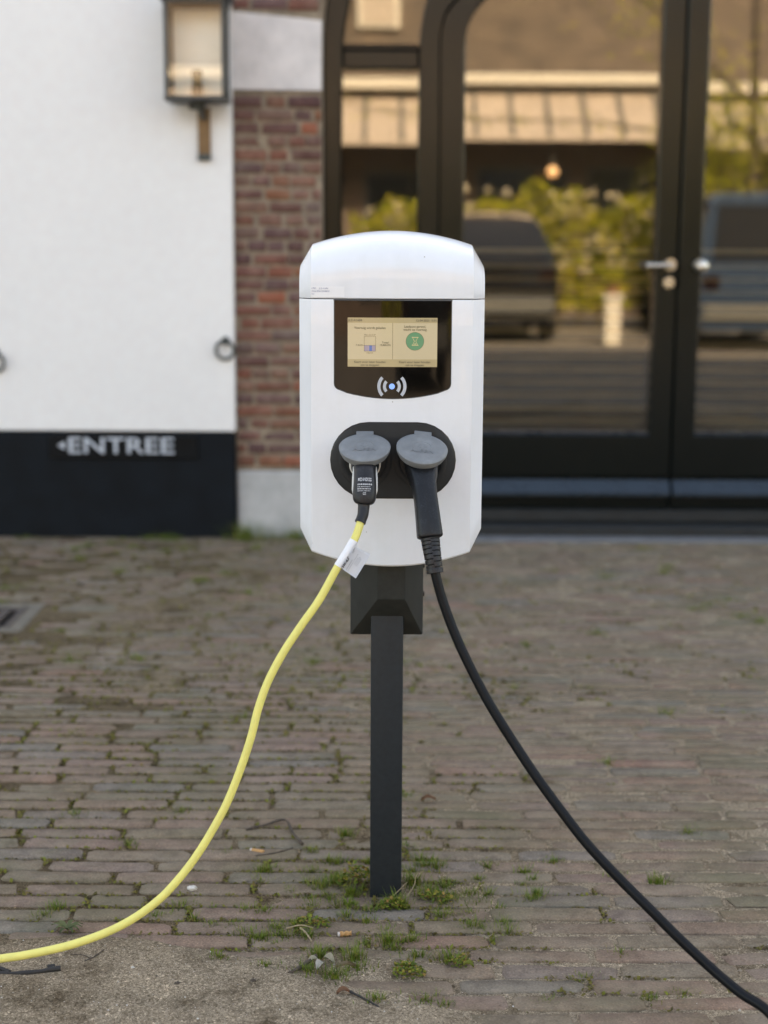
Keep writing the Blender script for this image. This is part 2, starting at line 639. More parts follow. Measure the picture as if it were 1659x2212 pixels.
PAVE = [(0.0, (0.190, 0.141, 0.098)), (0.16, (0.214, 0.145, 0.108)), (0.32, (0.184, 0.142, 0.100)), (0.48, (0.220, 0.143, 0.110)),
        (0.62, (0.168, 0.142, 0.118)), (0.76, (0.195, 0.147, 0.101)), (0.9, (0.238, 0.143, 0.107)), (1.0, (0.194, 0.146, 0.104))]
M['paver'] = brick_mat("worn_clay_paver", PAVE, False, 0.6, 0.35)
M['paverfar'] = brick_mat("worn_clay_paver_far", PAVE, True, 0.5, 0.5)
PIER = [(0.0, (0.170, 0.074, 0.058)), (0.15, (0.128, 0.070, 0.064)), (0.3, (0.22, 0.078, 0.052)), (0.45, (0.155, 0.085, 0.080)),
        (0.6, (0.108, 0.052, 0.049)), (0.75, (0.25, 0.100, 0.056)), (0.88, (0.175, 0.105, 0.084)), (1.0, (0.30, 0.082, 0.043))]
M['pier'] = brick_mat("old_red_brick", PIER, False, 0.0, 0.32)


def soil_mat():
    m, nt, b = new_mat("sandy_joint_soil")
    geo = nt.nodes.new("ShaderNodeNewGeometry")
    pos = geo.outputs['Position']
    nb = N(nt, "ShaderNodeTexNoise", Scale=1.7, Detail=5, Roughness=0.6)
    nt.links.new(pos, nb.inputs['Vector'])
    # sandier to the right and at the front, darker earth at the left
    sx = nt.nodes.new("ShaderNodeSeparateXYZ")
    nt.links.new(pos, sx.inputs[0])
    a = N(nt, "ShaderNodeMath", operation='MULTIPLY_ADD')
    a.inputs[1].default_value = 0.42
    nt.links.new(sx.outputs[0], a.inputs[0])
    nt.links.new(nb.outputs[0], a.inputs[2])
    fy = N(nt, "ShaderNodeMapRange")
    fy.inputs[1].default_value = -0.20
    fy.inputs[2].default_value = -0.42
    nt.links.new(sx.outputs[1], fy.inputs[0])
    a2 = N(nt, "ShaderNodeMath", operation='MULTIPLY_ADD')
    a2.inputs[1].default_value = 0.55
    nt.links.new(fy.outputs[0], a2.inputs[0])
    nt.links.new(a.outputs[0], a2.inputs[2])
    far = N(nt, "ShaderNodeMapRange")
    far.inputs[1].default_value = 0.1
    far.inputs[2].default_value = 1.2
    far.inputs[3].default_value = 0.0
    far.inputs[4].default_value = 0.20
    nt.links.new(sx.outputs[1], far.inputs[0])
    a3 = N(nt, "ShaderNodeMath", operation='ADD')
    nt.links.new(far.outputs[0], a3.inputs[0])
    nt.links.new(a2.outputs[0], a3.inputs[1])
    rs = ramp(nt, [(0.26, (0.140, 0.104, 0.064)), (0.42, (0.195, 0.148, 0.096)), (0.55, (0.28, 0.222, 0.158)), (0.9, (0.345, 0.280, 0.208))])
    nt.links.new(a3.outputs[0], rs.inputs[0])
    # dark damp earth patches
    nd = N(nt, "ShaderNodeTexNoise", Scale=7.0, Detail=7, Roughness=0.75)
    nt.links.new(pos, nd.inputs['Vector'])
    rd = ramp(nt, [(0.34, (0.36, 0.32, 0.27)), (0.50, (0.95, 0.94, 0.93)), (0.75, (1.2, 1.18, 1.15))])
    nt.links.new(nd.outputs[0], rd.inputs[0])
    c = mixc(nt, 1.0, rs.outputs[0], rd.outputs[0], 'MULTIPLY')
    # sand grains
    v = N(nt, "ShaderNodeTexVoronoi", Scale=620.0)
    nt.links.new(pos, v.inputs['Vector'])
    hs = nt.nodes.new("ShaderNodeSeparateColor")
    nt.links.new(v.outputs['Color'], hs.inputs[0])
    rg = ramp(nt, [(0.0, (0.40, 0.38, 0.35)), (0.3, (0.8, 0.78, 0.75)), (0.7, (1.1, 1.08, 1.05)), (0.93, (1.35, 1.33, 1.3)), (1.0, (2.3, 2.25, 2.2))])
    nt.links.new(hs.outputs[0], rg.inputs[0])
    c = mixc(nt, 0.9, c, rg.outputs[0], 'MULTIPLY')
    v2 = N(nt, "ShaderNodeTexVoronoi", Scale=240.0)
    nt.links.new(pos, v2.inputs['Vector'])
    hs2 = nt.nodes.new("ShaderNodeSeparateColor")
    nt.links.new(v2.outputs['Color'], hs2.inputs[0])
    rg2 = ramp(nt, [(0.0, (0.45, 0.42, 0.38)), (0.2, (0.85, 0.84, 0.82)), (0.8, (1.05, 1.05, 1.05)), (0.95, (1.25, 1.25, 1.25)), (1.0, (1.9, 1.9, 1.9))])
    nt.links.new(hs2.outputs[1], rg2.inputs[0])
    c = mixc(nt, 0.8, c, rg2.outputs[0], 'MULTIPLY')
    nt.links.new(c, b.inputs['Base Color'])
    b.inputs['Roughness'].default_value = 0.95
    b.inputs['Specular IOR Level'].default_value = 0.15
    n5 = N(nt, "ShaderNodeTexNoise", Scale=330.0, Detail=4, Roughness=0.8)
    nt.links.new(pos, n5.inputs['Vector'])
    bump(nt, b, n5.outputs[0], 0.9, 0.004)
    return m


M['soil'] = soil_mat()


def leafy(name, stops, rough=0.6, trans=0.25):
    m, nt, b = new_mat(name)
    g = nt.nodes.new("ShaderNodeNewGeometry")
    rp = ramp(nt, stops)
    nt.links.new(g.outputs['Random Per Island'], rp.inputs[0])
    nt.links.new(rp.outputs[0], b.inputs['Base Color'])
    b.inputs['Roughness'].default_value = rough
    b.inputs['Specular IOR Level'].default_value = 0.3
    tl = nt.nodes.new("ShaderNodeBsdfTranslucent")
    nt.links.new(rp.outputs[0], tl.inputs[0])
    mx = nt.nodes.new("ShaderNodeMixShader")
    mx.inputs[0].default_value = trans
    out = nt.nodes["Material Output"]
    nt.links.new(b.outputs[0], mx.inputs[1])
    nt.links.new(tl.outputs[0], mx.inputs[2])
    nt.links.new(mx.outputs[0], out.inputs[0])
    return m


M['grass'] = leafy("grass_blades", [(0.0, (0.06, 0.10, 0.014)), (0.4, (0.12, 0.185, 0.022)), (0.7, (0.17, 0.23, 0.03)), (0.9, (0.25, 0.23, 0.05)), (1.0, (0.32, 0.25, 0.12))])
M['moss'] = leafy("moss_tufts", [(0.0, (0.080, 0.064, 0.022)), (0.35, (0.130, 0.105, 0.026)), (0.6, (0.14, 0.145, 0.025)), (0.8, (0.165, 0.115, 0.038)), (1.0, (0.17, 0.20, 0.026))], 0.9, 0.1)
M['weed'] = leafy("stonecrop_leaves", [(0.0, (0.06, 0.10, 0.015)), (0.4, (0.13, 0.18, 0.02)), (0.7, (0.21, 0.23, 0.025)), (0.85, (0.32, 0.24, 0.05)), (1.0, (0.34, 0.17, 0.06))])
M['rosette'] = leafy("grey_green_rosette_leaves", [(0.0, (0.07, 0.09, 0.035)), (1.0, (0.13, 0.15, 0.06))])
M['stem'] = plain("brown_plant_stem", (0.10, 0.075, 0.03), 0.8)
M['grain'] = leafy("gravel_grains", [(0.0, (0.09, 0.070, 0.05)), (0.35, (0.20, 0.155, 0.11)), (0.8, (0.32, 0.265, 0.20)), (0.96, (0.46, 0.41, 0.35)), (1.0, (0.75, 0.74, 0.72))], 0.8, 0.0)
M['twig'] = plain("dry_brown_twig", (0.075, 0.055, 0.04), 0.85, 0.4, 80, 0.5, 0.002)
M['darktwig'] = plain("black_wet_twig", (0.022, 0.020, 0.019), 0.7, 0.4, 80, 0.5, 0.002)
M['straw'] = plain("dry_straw", (0.30, 0.23, 0.14), 0.8, 0.2, 80)
M['butt'] = plain("orange_cork_paper", (0.50, 0.26, 0.10), 0.7, 0.25, 400, 0.2, 0.0005)
M['ash'] = plain("charred_paper", (0.55, 0.50, 0.46), 0.8, 0.3, 300)
M['pebble'] = plain("pale_pebble", (0.60, 0.56, 0.50), 0.6, 0.15, 200)
M['deadleaf'] = plain("dead_brown_leaf", (0.28, 0.14, 0.075), 0.7, 0.2, 120)
M['paleleaf'] = plain("bleached_dead_leaf", (0.50, 0.45, 0.33), 0.7, 0.15, 120)
M['concrete'] = plain("weathered_concrete", (0.16, 0.138, 0.108), 0.9, 0.25, 25, 0.4, 0.003)
M['castiron'] = plain("rusty_cast_iron", (0.075, 0.058, 0.050), 0.7, 0.3, 40, 0.3, 0.002)
M['pit'] = plain("dark_drain_pit", (0.008, 0.008, 0.008), 0.9)

# ------------------------------------------------------------------ setting: ground
CX = 0.0115


def sstep(a, b, x):
    t = np.clip((x - a) / (b - a), 0, 1)
    return t * t * (3 - 2 * t)


_gs = np.random.RandomState(3)
_waves = [(_gs.uniform(4, 60), _gs.uniform(0, 2 * np.pi), _gs.uniform(0, 2 * np.pi)) for _ in range(40)]


def ripple(x, y, lo, hi):
    s = np.zeros_like(x)
    n = 0
    for f, a, p in _waves:
        if lo <= f <= hi:
            s = s + np.sin(f * (x * math.cos(a) + y * math.sin(a)) + p + 0.6 * np.sin(f * 0.37 * (x - y)))
            n += 1
    return s / math.sqrt(max(n, 1))


def sand_mask(x, y):
    """how far the loose sand has buried the bricks at the front left"""
    edge = -0.285 + 0.03 * ripple(x, y, 4, 22) - 0.06 * sstep(-0.35, 0.05, x)
    side = 0.07 + 0.05 * ripple(x, y, 4, 30) + 0.30 * np.clip(-(y + 0.42), 0, 0.3)
    m = sstep(0.03, -0.05, y - edge) * sstep(0.10, -0.06, x - side)
    return m


def ground_h(x, y):
    right = sstep(-0.15, 0.35, x)
    base = -0.0038 + 0.0002 * right + 0.0024 * sstep(0.2, 1.6, y) * (1 - 0.8 * right)
    h = base + (1 - 0.35 * right) * (0.0009 * ripple(x, y, 4, 30) + 0.0007 * ripple(x, y, 30, 60))
    m = sand_mask(x, y)
    h = h + m * (0.0092 - 0.0026 * right + 0.0022 * ripple(x, y, 8, 26))
    hole = np.exp(-(((x + 0.06) / 0.10) ** 2 + ((y + 0.44) / 0.05) ** 2))
    return h - 0.004 * hole


def axis(a, b, fine0, fine1, d, grow):
    out = [fine0]
    while out[-1] < fine1:
        out.append(out[-1] + d)
    s = d
    while out[-1] < b:
        s *= grow
        out.append(out[-1] + s)
    s = d
    lo = [fine0]
    while lo[-1] > a:
        s *= grow
        lo.append(lo[-1] - s)
    return np.array(lo[::-1][:-1] + out)


gx = axis(-2.6, 2.6, -0.75, 0.75, 0.0065, 1.12)
gy = axis(-1.6, 3.50, -0.72, 0.25, 0.0055, 1.012)
GX, GY = np.meshgrid(gx, gy)
GZ = ground_h(GX, GY)
nx, ny = len(gx), len(gy)
idx = np.arange(nx * ny).reshape(ny, nx)
quads = np.stack([idx[:-1, :-1], idx[:-1, 1:], idx[1:, 1:], idx[1:, :-1]], -1).reshape(-1, 4)
_vx, _vy = GX.ravel(), GY.ravel()
_in = (_vx > -1.50) & (_vx < -1.12) & (_vy > 1.78) & (_vy < 2.18)
quads = quads[~_in[quads].all(axis=1)]
ground = put_arrays("ground", np.stack([GX, GY, GZ], -1).reshape(-1, 3), quads, M['soil'], smooth=True)
tag(ground, kind='structure', label="sandy earth and worn brick paving of the courtyard")


def far_pave():
    m, nt, b = new_mat("courtyard_brick_far")
    geo = nt.nodes.new("ShaderNodeNewGeometry")
    bt = nt.nodes.new("ShaderNodeTexBrick")
    bt.inputs['Scale'].default_value = 1.0
    bt.inputs['Brick Width'].default_value = 0.208
    bt.inputs['Row Height'].default_value = 0.058
    bt.inputs['Mortar Size'].default_value = 0.005
    bt.inputs['Color1'].default_value = (0.20, 0.16, 0.14, 1)
    bt.inputs['Color2'].default_value = (0.16, 0.15, 0.14, 1)
    bt.inputs['Mortar'].default_value = (0.22, 0.19, 0.15, 1)
    nt.links.new(geo.outputs['Position'], bt.inputs['Vector'])
    nz = N(nt, "ShaderNodeTexNoise", Scale=1.5, Detail=8)
    nt.links.new(geo.outputs['Position'], nz.inputs['Vector'])
    r = ramp(nt, [(0.3, (0.7, 0.7, 0.7)), (0.7, (1.2, 1.2, 1.15))])
    nt.links.new(nz.outputs[0], r.inputs[0])
    nt.links.new(mixc(nt, 1, bt.outputs[0], r.outputs[0], 'MULTIPLY'), b.inputs['Base Color'])
    b.inputs['Roughness'].default_value = 0.9
    return m


bm = bmesh.new()
vs = [bm.verts.new(p) for p in ((-250, -250, -0.035), (250, -250, -0.035), (250, 250, -0.035), (-250, 250, -0.035))]
bm.faces.new(vs)
o = put("courtyard", bm, far_pave(), None, None)
tag(o, kind='structure', label="wide brick courtyard stretching away behind the camera")

# ---- pavers
C0 = Vector((0.0, -2.70, 1.157))
cp_, sp_ = math.cos(R(9.83)), math.sin(R(9.83))


def in_view(x, y, z=0.0):
    dx, dy, dz = x - C0.x, y - C0.y, z - C0.z
    zz = dy * cp_ - dz * sp_
    yy = dy * sp_ + dz * cp_
    if zz <= 0.1:
        return None
    u, v = dx / zz * 3260 / 829.5, yy / zz * 3260 / 1106
    return zz if abs(u) < 1.03 and abs(v) < 1.02 else None


def paver_outline(w, d, rnd):
    """worn rounded brick outline, counter-clockwise"""
    pts = []
    rx = rnd.uniform(0.004, 0.016)
    nseg = 5
    def j(s):
        return rnd.uniform(-s, s)
    for k in range(nseg + 1):
        t = k / nseg
        pts.append((-w / 2 + rx + t * (w - 2 * rx), -d / 2 + j(0.0022) + (0.004 if rnd.random() < 0.07 else 0)))
    pts.append((w / 2 + j(0.002), -d / 2 + rnd.uniform(0.004, 0.014)))
    pts.append((w / 2 + j(0.002), d / 2 - rnd.uniform(0.004, 0.014)))
    for k in range(nseg + 1):
        t = k / nseg
        pts.append((w / 2 - rx - t * (w - 2 * rx), d / 2 + j(0.0022) - (0.004 if rnd.random() < 0.07 else 0)))
    pts.append((-w / 2 + j(0.002), d / 2 - rnd.uniform(0.004, 0.014)))
    pts.append((-w / 2 + j(0.002), -d / 2 + rnd.uniform(0.004, 0.014)))
    return pts


def paver_arrays(rnd, w, d, hgt=0.022):
    out = paver_outline(w, d, rnd)
    n = len(out)
    rings = []
    for (sx, z) in ((0.0, -hgt), (0.0, -0.0026), (0.0028, 0.0)):
        ring = []
        for (x, y) in out:
            L = math.hypot(x / (w / 2), y / (d / 2)) + 1e-6
            ix = x - math.copysign(min(sx, abs(x)), x)
            iy = y - math.copysign(min(sx, abs(y)), y)
            zz = z + (rnd.uniform(-0.0012, 0.0006) if z > -0.01 else 0)
            ring.append((ix, iy, zz))
        rings.append(ring)
    return rings


def paver_mesh(name, rnd, w=0.2, d=0.05):
    rings = paver_arrays(rnd, w, d)
    bm = bmesh.new()
    prev = None
    for ring in rings:
        vv = [bm.verts.new(p) for p in ring]
        if prev:
            for j in range(len(vv)):
                k = (j + 1) % len(vv)
                bm.faces.new((prev[j], prev[k], vv[k], vv[j]))
        prev = vv
    bm.faces.new(prev)
    sharp(bm, 50)
    me = bpy.data.meshes.new(name)
    bm.to_mesh(me)
    bm.free()
    me.materials.append(M['paver'])
    return me


rb = random.Random(11)
PITCH = 0.0530
rows = []
pav = []
DR = (-1.425, -1.115, 1.79, 2.17)      # drain cut-out
y = -1.30
row = 0
while y < 3.34:
    x = -2.2 + rb.uniform(-0.03, 0.03) + (0.104 if row % 2 else 0)
    while x < 2.2:
        w = rb.choice([0.2, 0.2, 0.2, 0.195, 0.205, 0.19]) if rb.random() > 0.06 else 0.10
        gap = rb.uniform(0.006, 0.013)
        cx = x + w / 2
        cy = y + 0.006 * math.sin(cx * 2.1 + 0.7 * math.sin(y * 3)) + rb.uniform(-0.0025, 0.0025)
        x += w + gap
        if DR[0] - 0.1 < cx < DR[1] + 0.09 and DR[2] - 0.02 < cy < DR[3] + 0.02:
            continue
        if abs(cx - 0.0065) < 0.03 + w / 2 - 0.012 and -0.118 < cy < -0.045:
            continue
        rgt = max(0.0, min(1.0, (cx + 0.05) / 0.5))
        d = 0.0455 - 0.0035 * rgt + rb.uniform(-0.003, 0.002)
        pav.append((cx, cy, w, d))
    y += PITCH
    row += 1
seen = []
for i, (cx, cy, w, d) in enumerate(pav):
    z = in_view(cx, cy)
    if z:
        seen.append((z, i))
seen.sort()
near = {i for _, i in seen[:300]}
variants = [paver_mesh("paver_shape", random.Random(100 + k)) for k in range(28)]
rp_ = random.Random(5)
V, Fq, Ft = [], [], []
far_bm = bmesh.new()
for i, (cx, cy, w, d) in enumerate(pav):
    right = max(0.0, min(1.0, (cx + 0.15) / 0.5))
    zt = rp_.gauss(0.0, 0.0013) - 0.0004 * right
    rx, ry, rz = rp_.gauss(0, 0.016), rp_.gauss(0, 0.007), rp_.gauss(0, 0.014)
    if i in near:
        o = bpy.data.objects.new("brick", variants[rp_.randrange(len(variants))])
        o.location = (cx, cy, zt)
        flip = rp_.choice([0, math.pi])
        o.rotation_euler = (rx, ry, rz + flip)
        o.scale = (w / 0.2, d / 0.05, 1)
        _link(o, ground)
    else:
        rings = paver_arrays(rp_, w, d)
        mt = Matrix.Translation((cx, cy, zt)) @ Matrix.Rotation(rz, 4, 'Z') @ Matrix.Rotation(rx, 4, 'X')
        prev = None
        for ring in rings[1:]:
            vv = [far_bm.verts.new(mt @ Vector(p)) for p in ring[::2]]
            if prev:
                for j in range(len(vv)):
                    k = (j + 1) % len(vv)
                    far_bm.faces.new((prev[j], prev[k], vv[k], vv[j]))
            prev = vv
        far_bm.faces.new(prev)
o = put("far_bricks", far_bm, M['paverfar'], ground, 50)
tag(o, kind='stuff')

# ------------------------------------------------------------------ building
bld = thing("building", "white plastered building with arched dark glazed doors and a red brick pier", "building", (0.0, 3.36, 0.0))
YW, YP, YF = 3.36, 3.40, 3.50
XC = 1.19
# plaster wall and plinth at the left
boxobj("plaster_wall", -12.0, -0.603, YW, YW + 0.5, 0.4325, 6.5, M['plaster'], bld, 0.004)
boxobj("plinth", -12.0, -0.606, YW - 0.006, YW + 0.5, -0.03, 0.4315, M['plinth'], bld, 0.003)
# mirrored right side, out of frame
boxobj("plaster_wall", 2.985, 14.0, YW, YW + 0.5, 0.4325, 6.5, M['plaster'], bld, 0.004)
boxobj("plinth", 2.988, 14.0, YW - 0.006, YW + 0.5, -0.03, 0.4315, M['plinth'], bld, 0.003)

SPR = 1.93
RO = 1.441


def arc_x(z):
    if z <= SPR:
        return XC - RO
    return XC - math.sqrt(max(0, RO * RO - (z - SPR) ** 2))


# upper wall with the arch cut out
bm = bmesh.new()
loop = []
for k in range(0, 41):
    a = math.pi - math.pi * k / 40
    loop.append((XC + RO * math.cos(a), SPR + RO * math.sin(a)))
prev = None
for (x, z) in loop:
    cur = [bm.verts.new((x, YP + 0.02, z)), bm.verts.new((x, YP + 0.02, 3.8)), bm.verts.new((x, YW + 0.5, z)), bm.verts.new((x, YW + 0.5, 3.8))]
    if prev:
        bm.faces.new((prev[0], cur[0], cur[1], prev[1]))
        bm.faces.new((prev[0], prev[2], cur[2], cur[0]))
    prev = cur
put("arch_wall", bm, M['mortar'], bld)
boxobj("upper_wall", -0.601, 2.983, YW + 0.002, YW + 0.5, 3.8, 6.5, M['plaster'], bld)
# piers: mortar bed with separate bricks
for s in (0, 1):
    x0, x1 = (-0.601, -0.251) if s == 0 else (2.631, 2.981)
    boxobj("mortar_bed", x0, x1, YP + 0.004, YW + 0.5, -0.03, 3.8, M['mortar'], bld)
brick_shapes = []
for k in range(10):
    rr = random.Random(300 + k)
    bm = bmesh.new()
    vs = box(bm, -0.5, 0.5, -0.5, 0.5, -0.5, 0.5)
    for v in bm.verts:
        if v.co.y < 0:
            v.co.x += rr.uniform(-0.03, 0.03)
            v.co.z += rr.uniform(-0.06, 0.06)
            v.co.y += rr.uniform(-0.05, 0.05)
    bmesh.ops.bevel(bm, geom=list(bm.edges), offset=0.05, segments=1, affect='EDGES')
    sharp(bm, 60)
    me = bpy.data.meshes.new("brick_shape")
    bm.to_mesh(me)
    bm.free()
    me.materials.append(M['pier'])
    brick_shapes.append(me)
rq = random.Random(21)
for s in (0, 1):
    z = 0.285
    row = 0
    while z < 2.55:
        if 1.735 < z < 2.03:
            z = 2.072
            continue
        x = -0.598 - (rq.uniform(0.0, 0.05) if row % 2 else 0.0)
        lim = arc_x(z + 0.03) - 0.006
        while x < lim - 0.02:
            w = rq.choice([0.062, 0.070, 0.110, 0.128, 0.095, 0.14])
            a, b_ = max(x, -0.597), min(x + w, lim)
            if b_ - a > 0.02:
                o = bpy.data.objects.new("brick", brick_shapes[rq.randrange(10)])
                h = 0.0395 + rq.uniform(-0.004, 0.003)
                cxm = (a + b_) / 2
                if s == 1:
                    cxm = 2 * XC - cxm
                o.location = Vector((cxm, YP + 0.025 + rq.uniform(-0.005, 0.003), z + 0.024)) - Vector((0, 3.36, 0))
                o.scale = (b_ - a, 0.05, h)
                o.rotation_euler = (0, rq.gauss(0, 0.006), 0)
                _link(o, bld)
            x += w + rq.uniform(0.007, 0.020)
        z += 0.0507
        row += 1
# stone blocks
for s in (0, 1):
    def mx(x):
        return x if s == 0 else 2 * XC - x
    bm = bmesh.new()
    pts = [(-0.600, 1.775), (-0.253, 1.772), (-0.251, 2.035), (-0.600, 2.068)]
    fr = [bm.verts.new((mx(a), YP - 0.008, b)) for a, b in pts]
    bk = [bm.verts.new((mx(a), YP + 0.06, b)) for a, b in pts]
    bm.faces.new(fr)
    for k in range(4):
        bm.faces.new((fr[k], bk[k], bk[(k + 1) % 4], fr[(k + 1) % 4]))
    put("stone_block", bm, M['stone'], bld)
    a, b_ = sorted((mx(-0.600), mx(-0.253)))
    boxobj("pad_stone", a, b_, YP - 0.012, YP + 0.06, -0.03, 0.268, M['padstone'], bld, 0.006)

# arched timber frame
inL = [(-0.179, 0.30), (-0.178, 1.27), (-0.174, 1.935), (-0.163, 2.041), (-0.143, 2.128), (-0.08, 2.35), (0.05, 2.6), (0.25, 2.85), (0.5, 3.05), (0.8, 3.2), (XC, 3.26)]
outL = [(arc_x(0.1), 0.30), (arc_x(0.1), 1.0), (arc_x(0.1), 1.93)] + [(XC + RO * math.cos(a), SPR + RO * math.sin(a)) for a in [math.pi - math.pi / 2 * k / 16 for k in range(1, 17)]]
mulL = [(0.127, 0.30), (0.127, 1.27), (0.130, 1.777), (0.130, 1.972), (0.142, 2.06), (0.156, 2.13), (0.20, 2.25), (0.28, 2.38), (0.4, 2.5), (0.6, 2.63), (0.85, 2.70), (XC, 2.73)]
mid = [(0.215, 0.30), (0.215, 1.27), (0.214, 1.6), (0.211, 1.94), (0.213, 2.00), (0.222, 2.06), (0.243, 2.10), (0.273, 2.13), (0.33, 2.19), (0.42, 2.26), (0.55, 2.33), (0.75, 2.385), (1.0, 2.41), (XC, 2.415)]
leafL = [(0.318, 0.30), (0.317, 1.27), (0.314, 1.94), (0.316, 2.00), (0.320, 2.025), (0.334, 2.061), (0.355, 2.096), (0.384, 2.131), (0.45, 2.185), (0.55, 2.235), (0.7, 2.285), (0.9, 2.32), (XC, 2.33)]


def mir(pl):
    return [(2 * XC - x, z) for x, z in pl]


bm = bmesh.new()
band(bm, outL, inL, YF, YF + 0.09, 60, 0.008)
band(bm, mir(outL), mir(inL), YF, YF + 0.09, 60, 0.008)
put("window_frame", bm, M['frame'], bld)
bm = bmesh.new()
band(bm, mulL, mid, YF - 0.006, YF + 0.09, 60, 0.008)
band(bm, mir(mulL), mir(mid), YF - 0.006, YF + 0.09, 60, 0.008)
put("door_surround", bm, M['frame'], bld)
PANES = []


def pane(name, outline_pts, yy, parent, tilt=0.0, turn=0.0):
    """glass sheet 6 mm thick from a closed outline in XZ"""
    bm = bmesh.new()
    fr = [bm.verts.new((x, yy, z)) for x, z in outline_pts]
    bk = [bm.verts.new((x, yy + 0.006, z)) for x, z in outline_pts]
    bm.faces.new(fr)
    bm.faces.new(list(reversed(bk)))
    n = len(fr)
    for k in range(n):
        bm.faces.new((fr[k], bk[k], bk[(k + 1) % n], fr[(k + 1) % n]))
    c = (sum(p[0] for p in outline_pts) / n, yy, 1.2)
    o = put(name, bm, M['glass'], parent, None, loc=c)
    o.rotation_euler = (tilt, 0, turn)
    return o


def blind(x0, x1, z0, z1, yy):
    """venetian blind hung inside the glass: head rail with single slats"""
    bm = bmesh.new()
    box(bm, x0, x1, yy - 0.025, yy + 0.025, z1 - 0.018, z1, 0.003)
    head = put("venetian_blind", bm, M['slat'], bld, loc=((x0 + x1) / 2, yy, z1 - 0.009))
    bm = bmesh.new()
    W = x1 - x0
    prev = None
    for k in range(5):
        t = k / 4 - 0.5
        q = [bm.verts.new((-W / 2, t * 0.05, 0.004 * (1 - 4 * t * t) + dz)) for dz in (0, 0.003)]
        r_ = [bm.verts.new((W / 2, t * 0.05, 0.004 * (1 - 4 * t * t) + dz)) for dz in (0, 0.003)]
        cur = q + r_
        if prev:
            bm.faces.new((prev[0], prev[2], cur[2], cur[0]))
            bm.faces.new((prev[1], cur[1], cur[3], prev[3]))
            bm.faces.new((prev[0], cur[0], cur[1], prev[1]))
            bm.faces.new((prev[2], prev[3], cur[3], cur[2]))
        prev = cur
    bmesh.ops.recalc_face_normals(bm, faces=bm.faces)
    sharp(bm, 40)
    me = bpy.data.meshes.new("slat_shape")
    bm.to_mesh(me)
    bm.free()
    me.materials.append(M['slat'])
    z = z1 - 0.07
    k = 0
    while z > z0:
        o = bpy.data.objects.new("slat", me)
        o.location = Vector(((x0 + x1) / 2, yy, z)) - _world[head.name]
        o.rotation_euler = (R(-35) + random.gauss(0, 0.02), random.gauss(0, 0.0015), 0)
        _link(o, head)
        z -= 0.0535
        k += 1


# left and right side windows
YG = YF + 0.05
for s in (0, 1):
    f = (lambda pl: pl) if s == 0 else mir
    lo = [(-0.176, 0.40), (0.128, 0.40), (0.130, 1.885), (-0.175, 1.885)]
    up = [(-0.175, 1.955), (0.131, 1.955), (0.158, 2.13), (0.23, 2.3), (0.30, 2.4), (0.45, 2.53), (0.62, 2.63), (0.85, 2.70), (XC - 0.03, 2.73),
          (XC - 0.03, 3.27), (0.8, 3.2), (0.5, 3.05), (0.25, 2.85), (0.05, 2.6), (-0.08, 2.35), (-0.143, 2.128)]
    bm = bmesh.new()
    a, b_ = sorted((f([(-0.172, 0)])[0][0], f([(0.129, 0)])[0][0]))
    box(bm, a, b_, YF + 0.012, YF + 0.09, 1.87, 1.940, 0.006)
    box(bm, a, b_, YF + 0.022, YF + 0.09, 1.942, 1.966, 0.006)
    win = put("window", bm, M['frame'], bld)
    boxobj("bottom_rail", a - 0.004, b_ + 0.004, YF + 0.004, YF + 0.09, 0.0985, 0.41, M['frame'], win, 0.006)
    pane("glass_pane", f(lo), YG, win, -0.0020 if s == 0 else -0.001)
    pane("glass_pane", f(up), YG, win, -0.0020)
    blind(a + 0.004, b_ - 0.004, 0.43, 1.17, YG + 0.07)

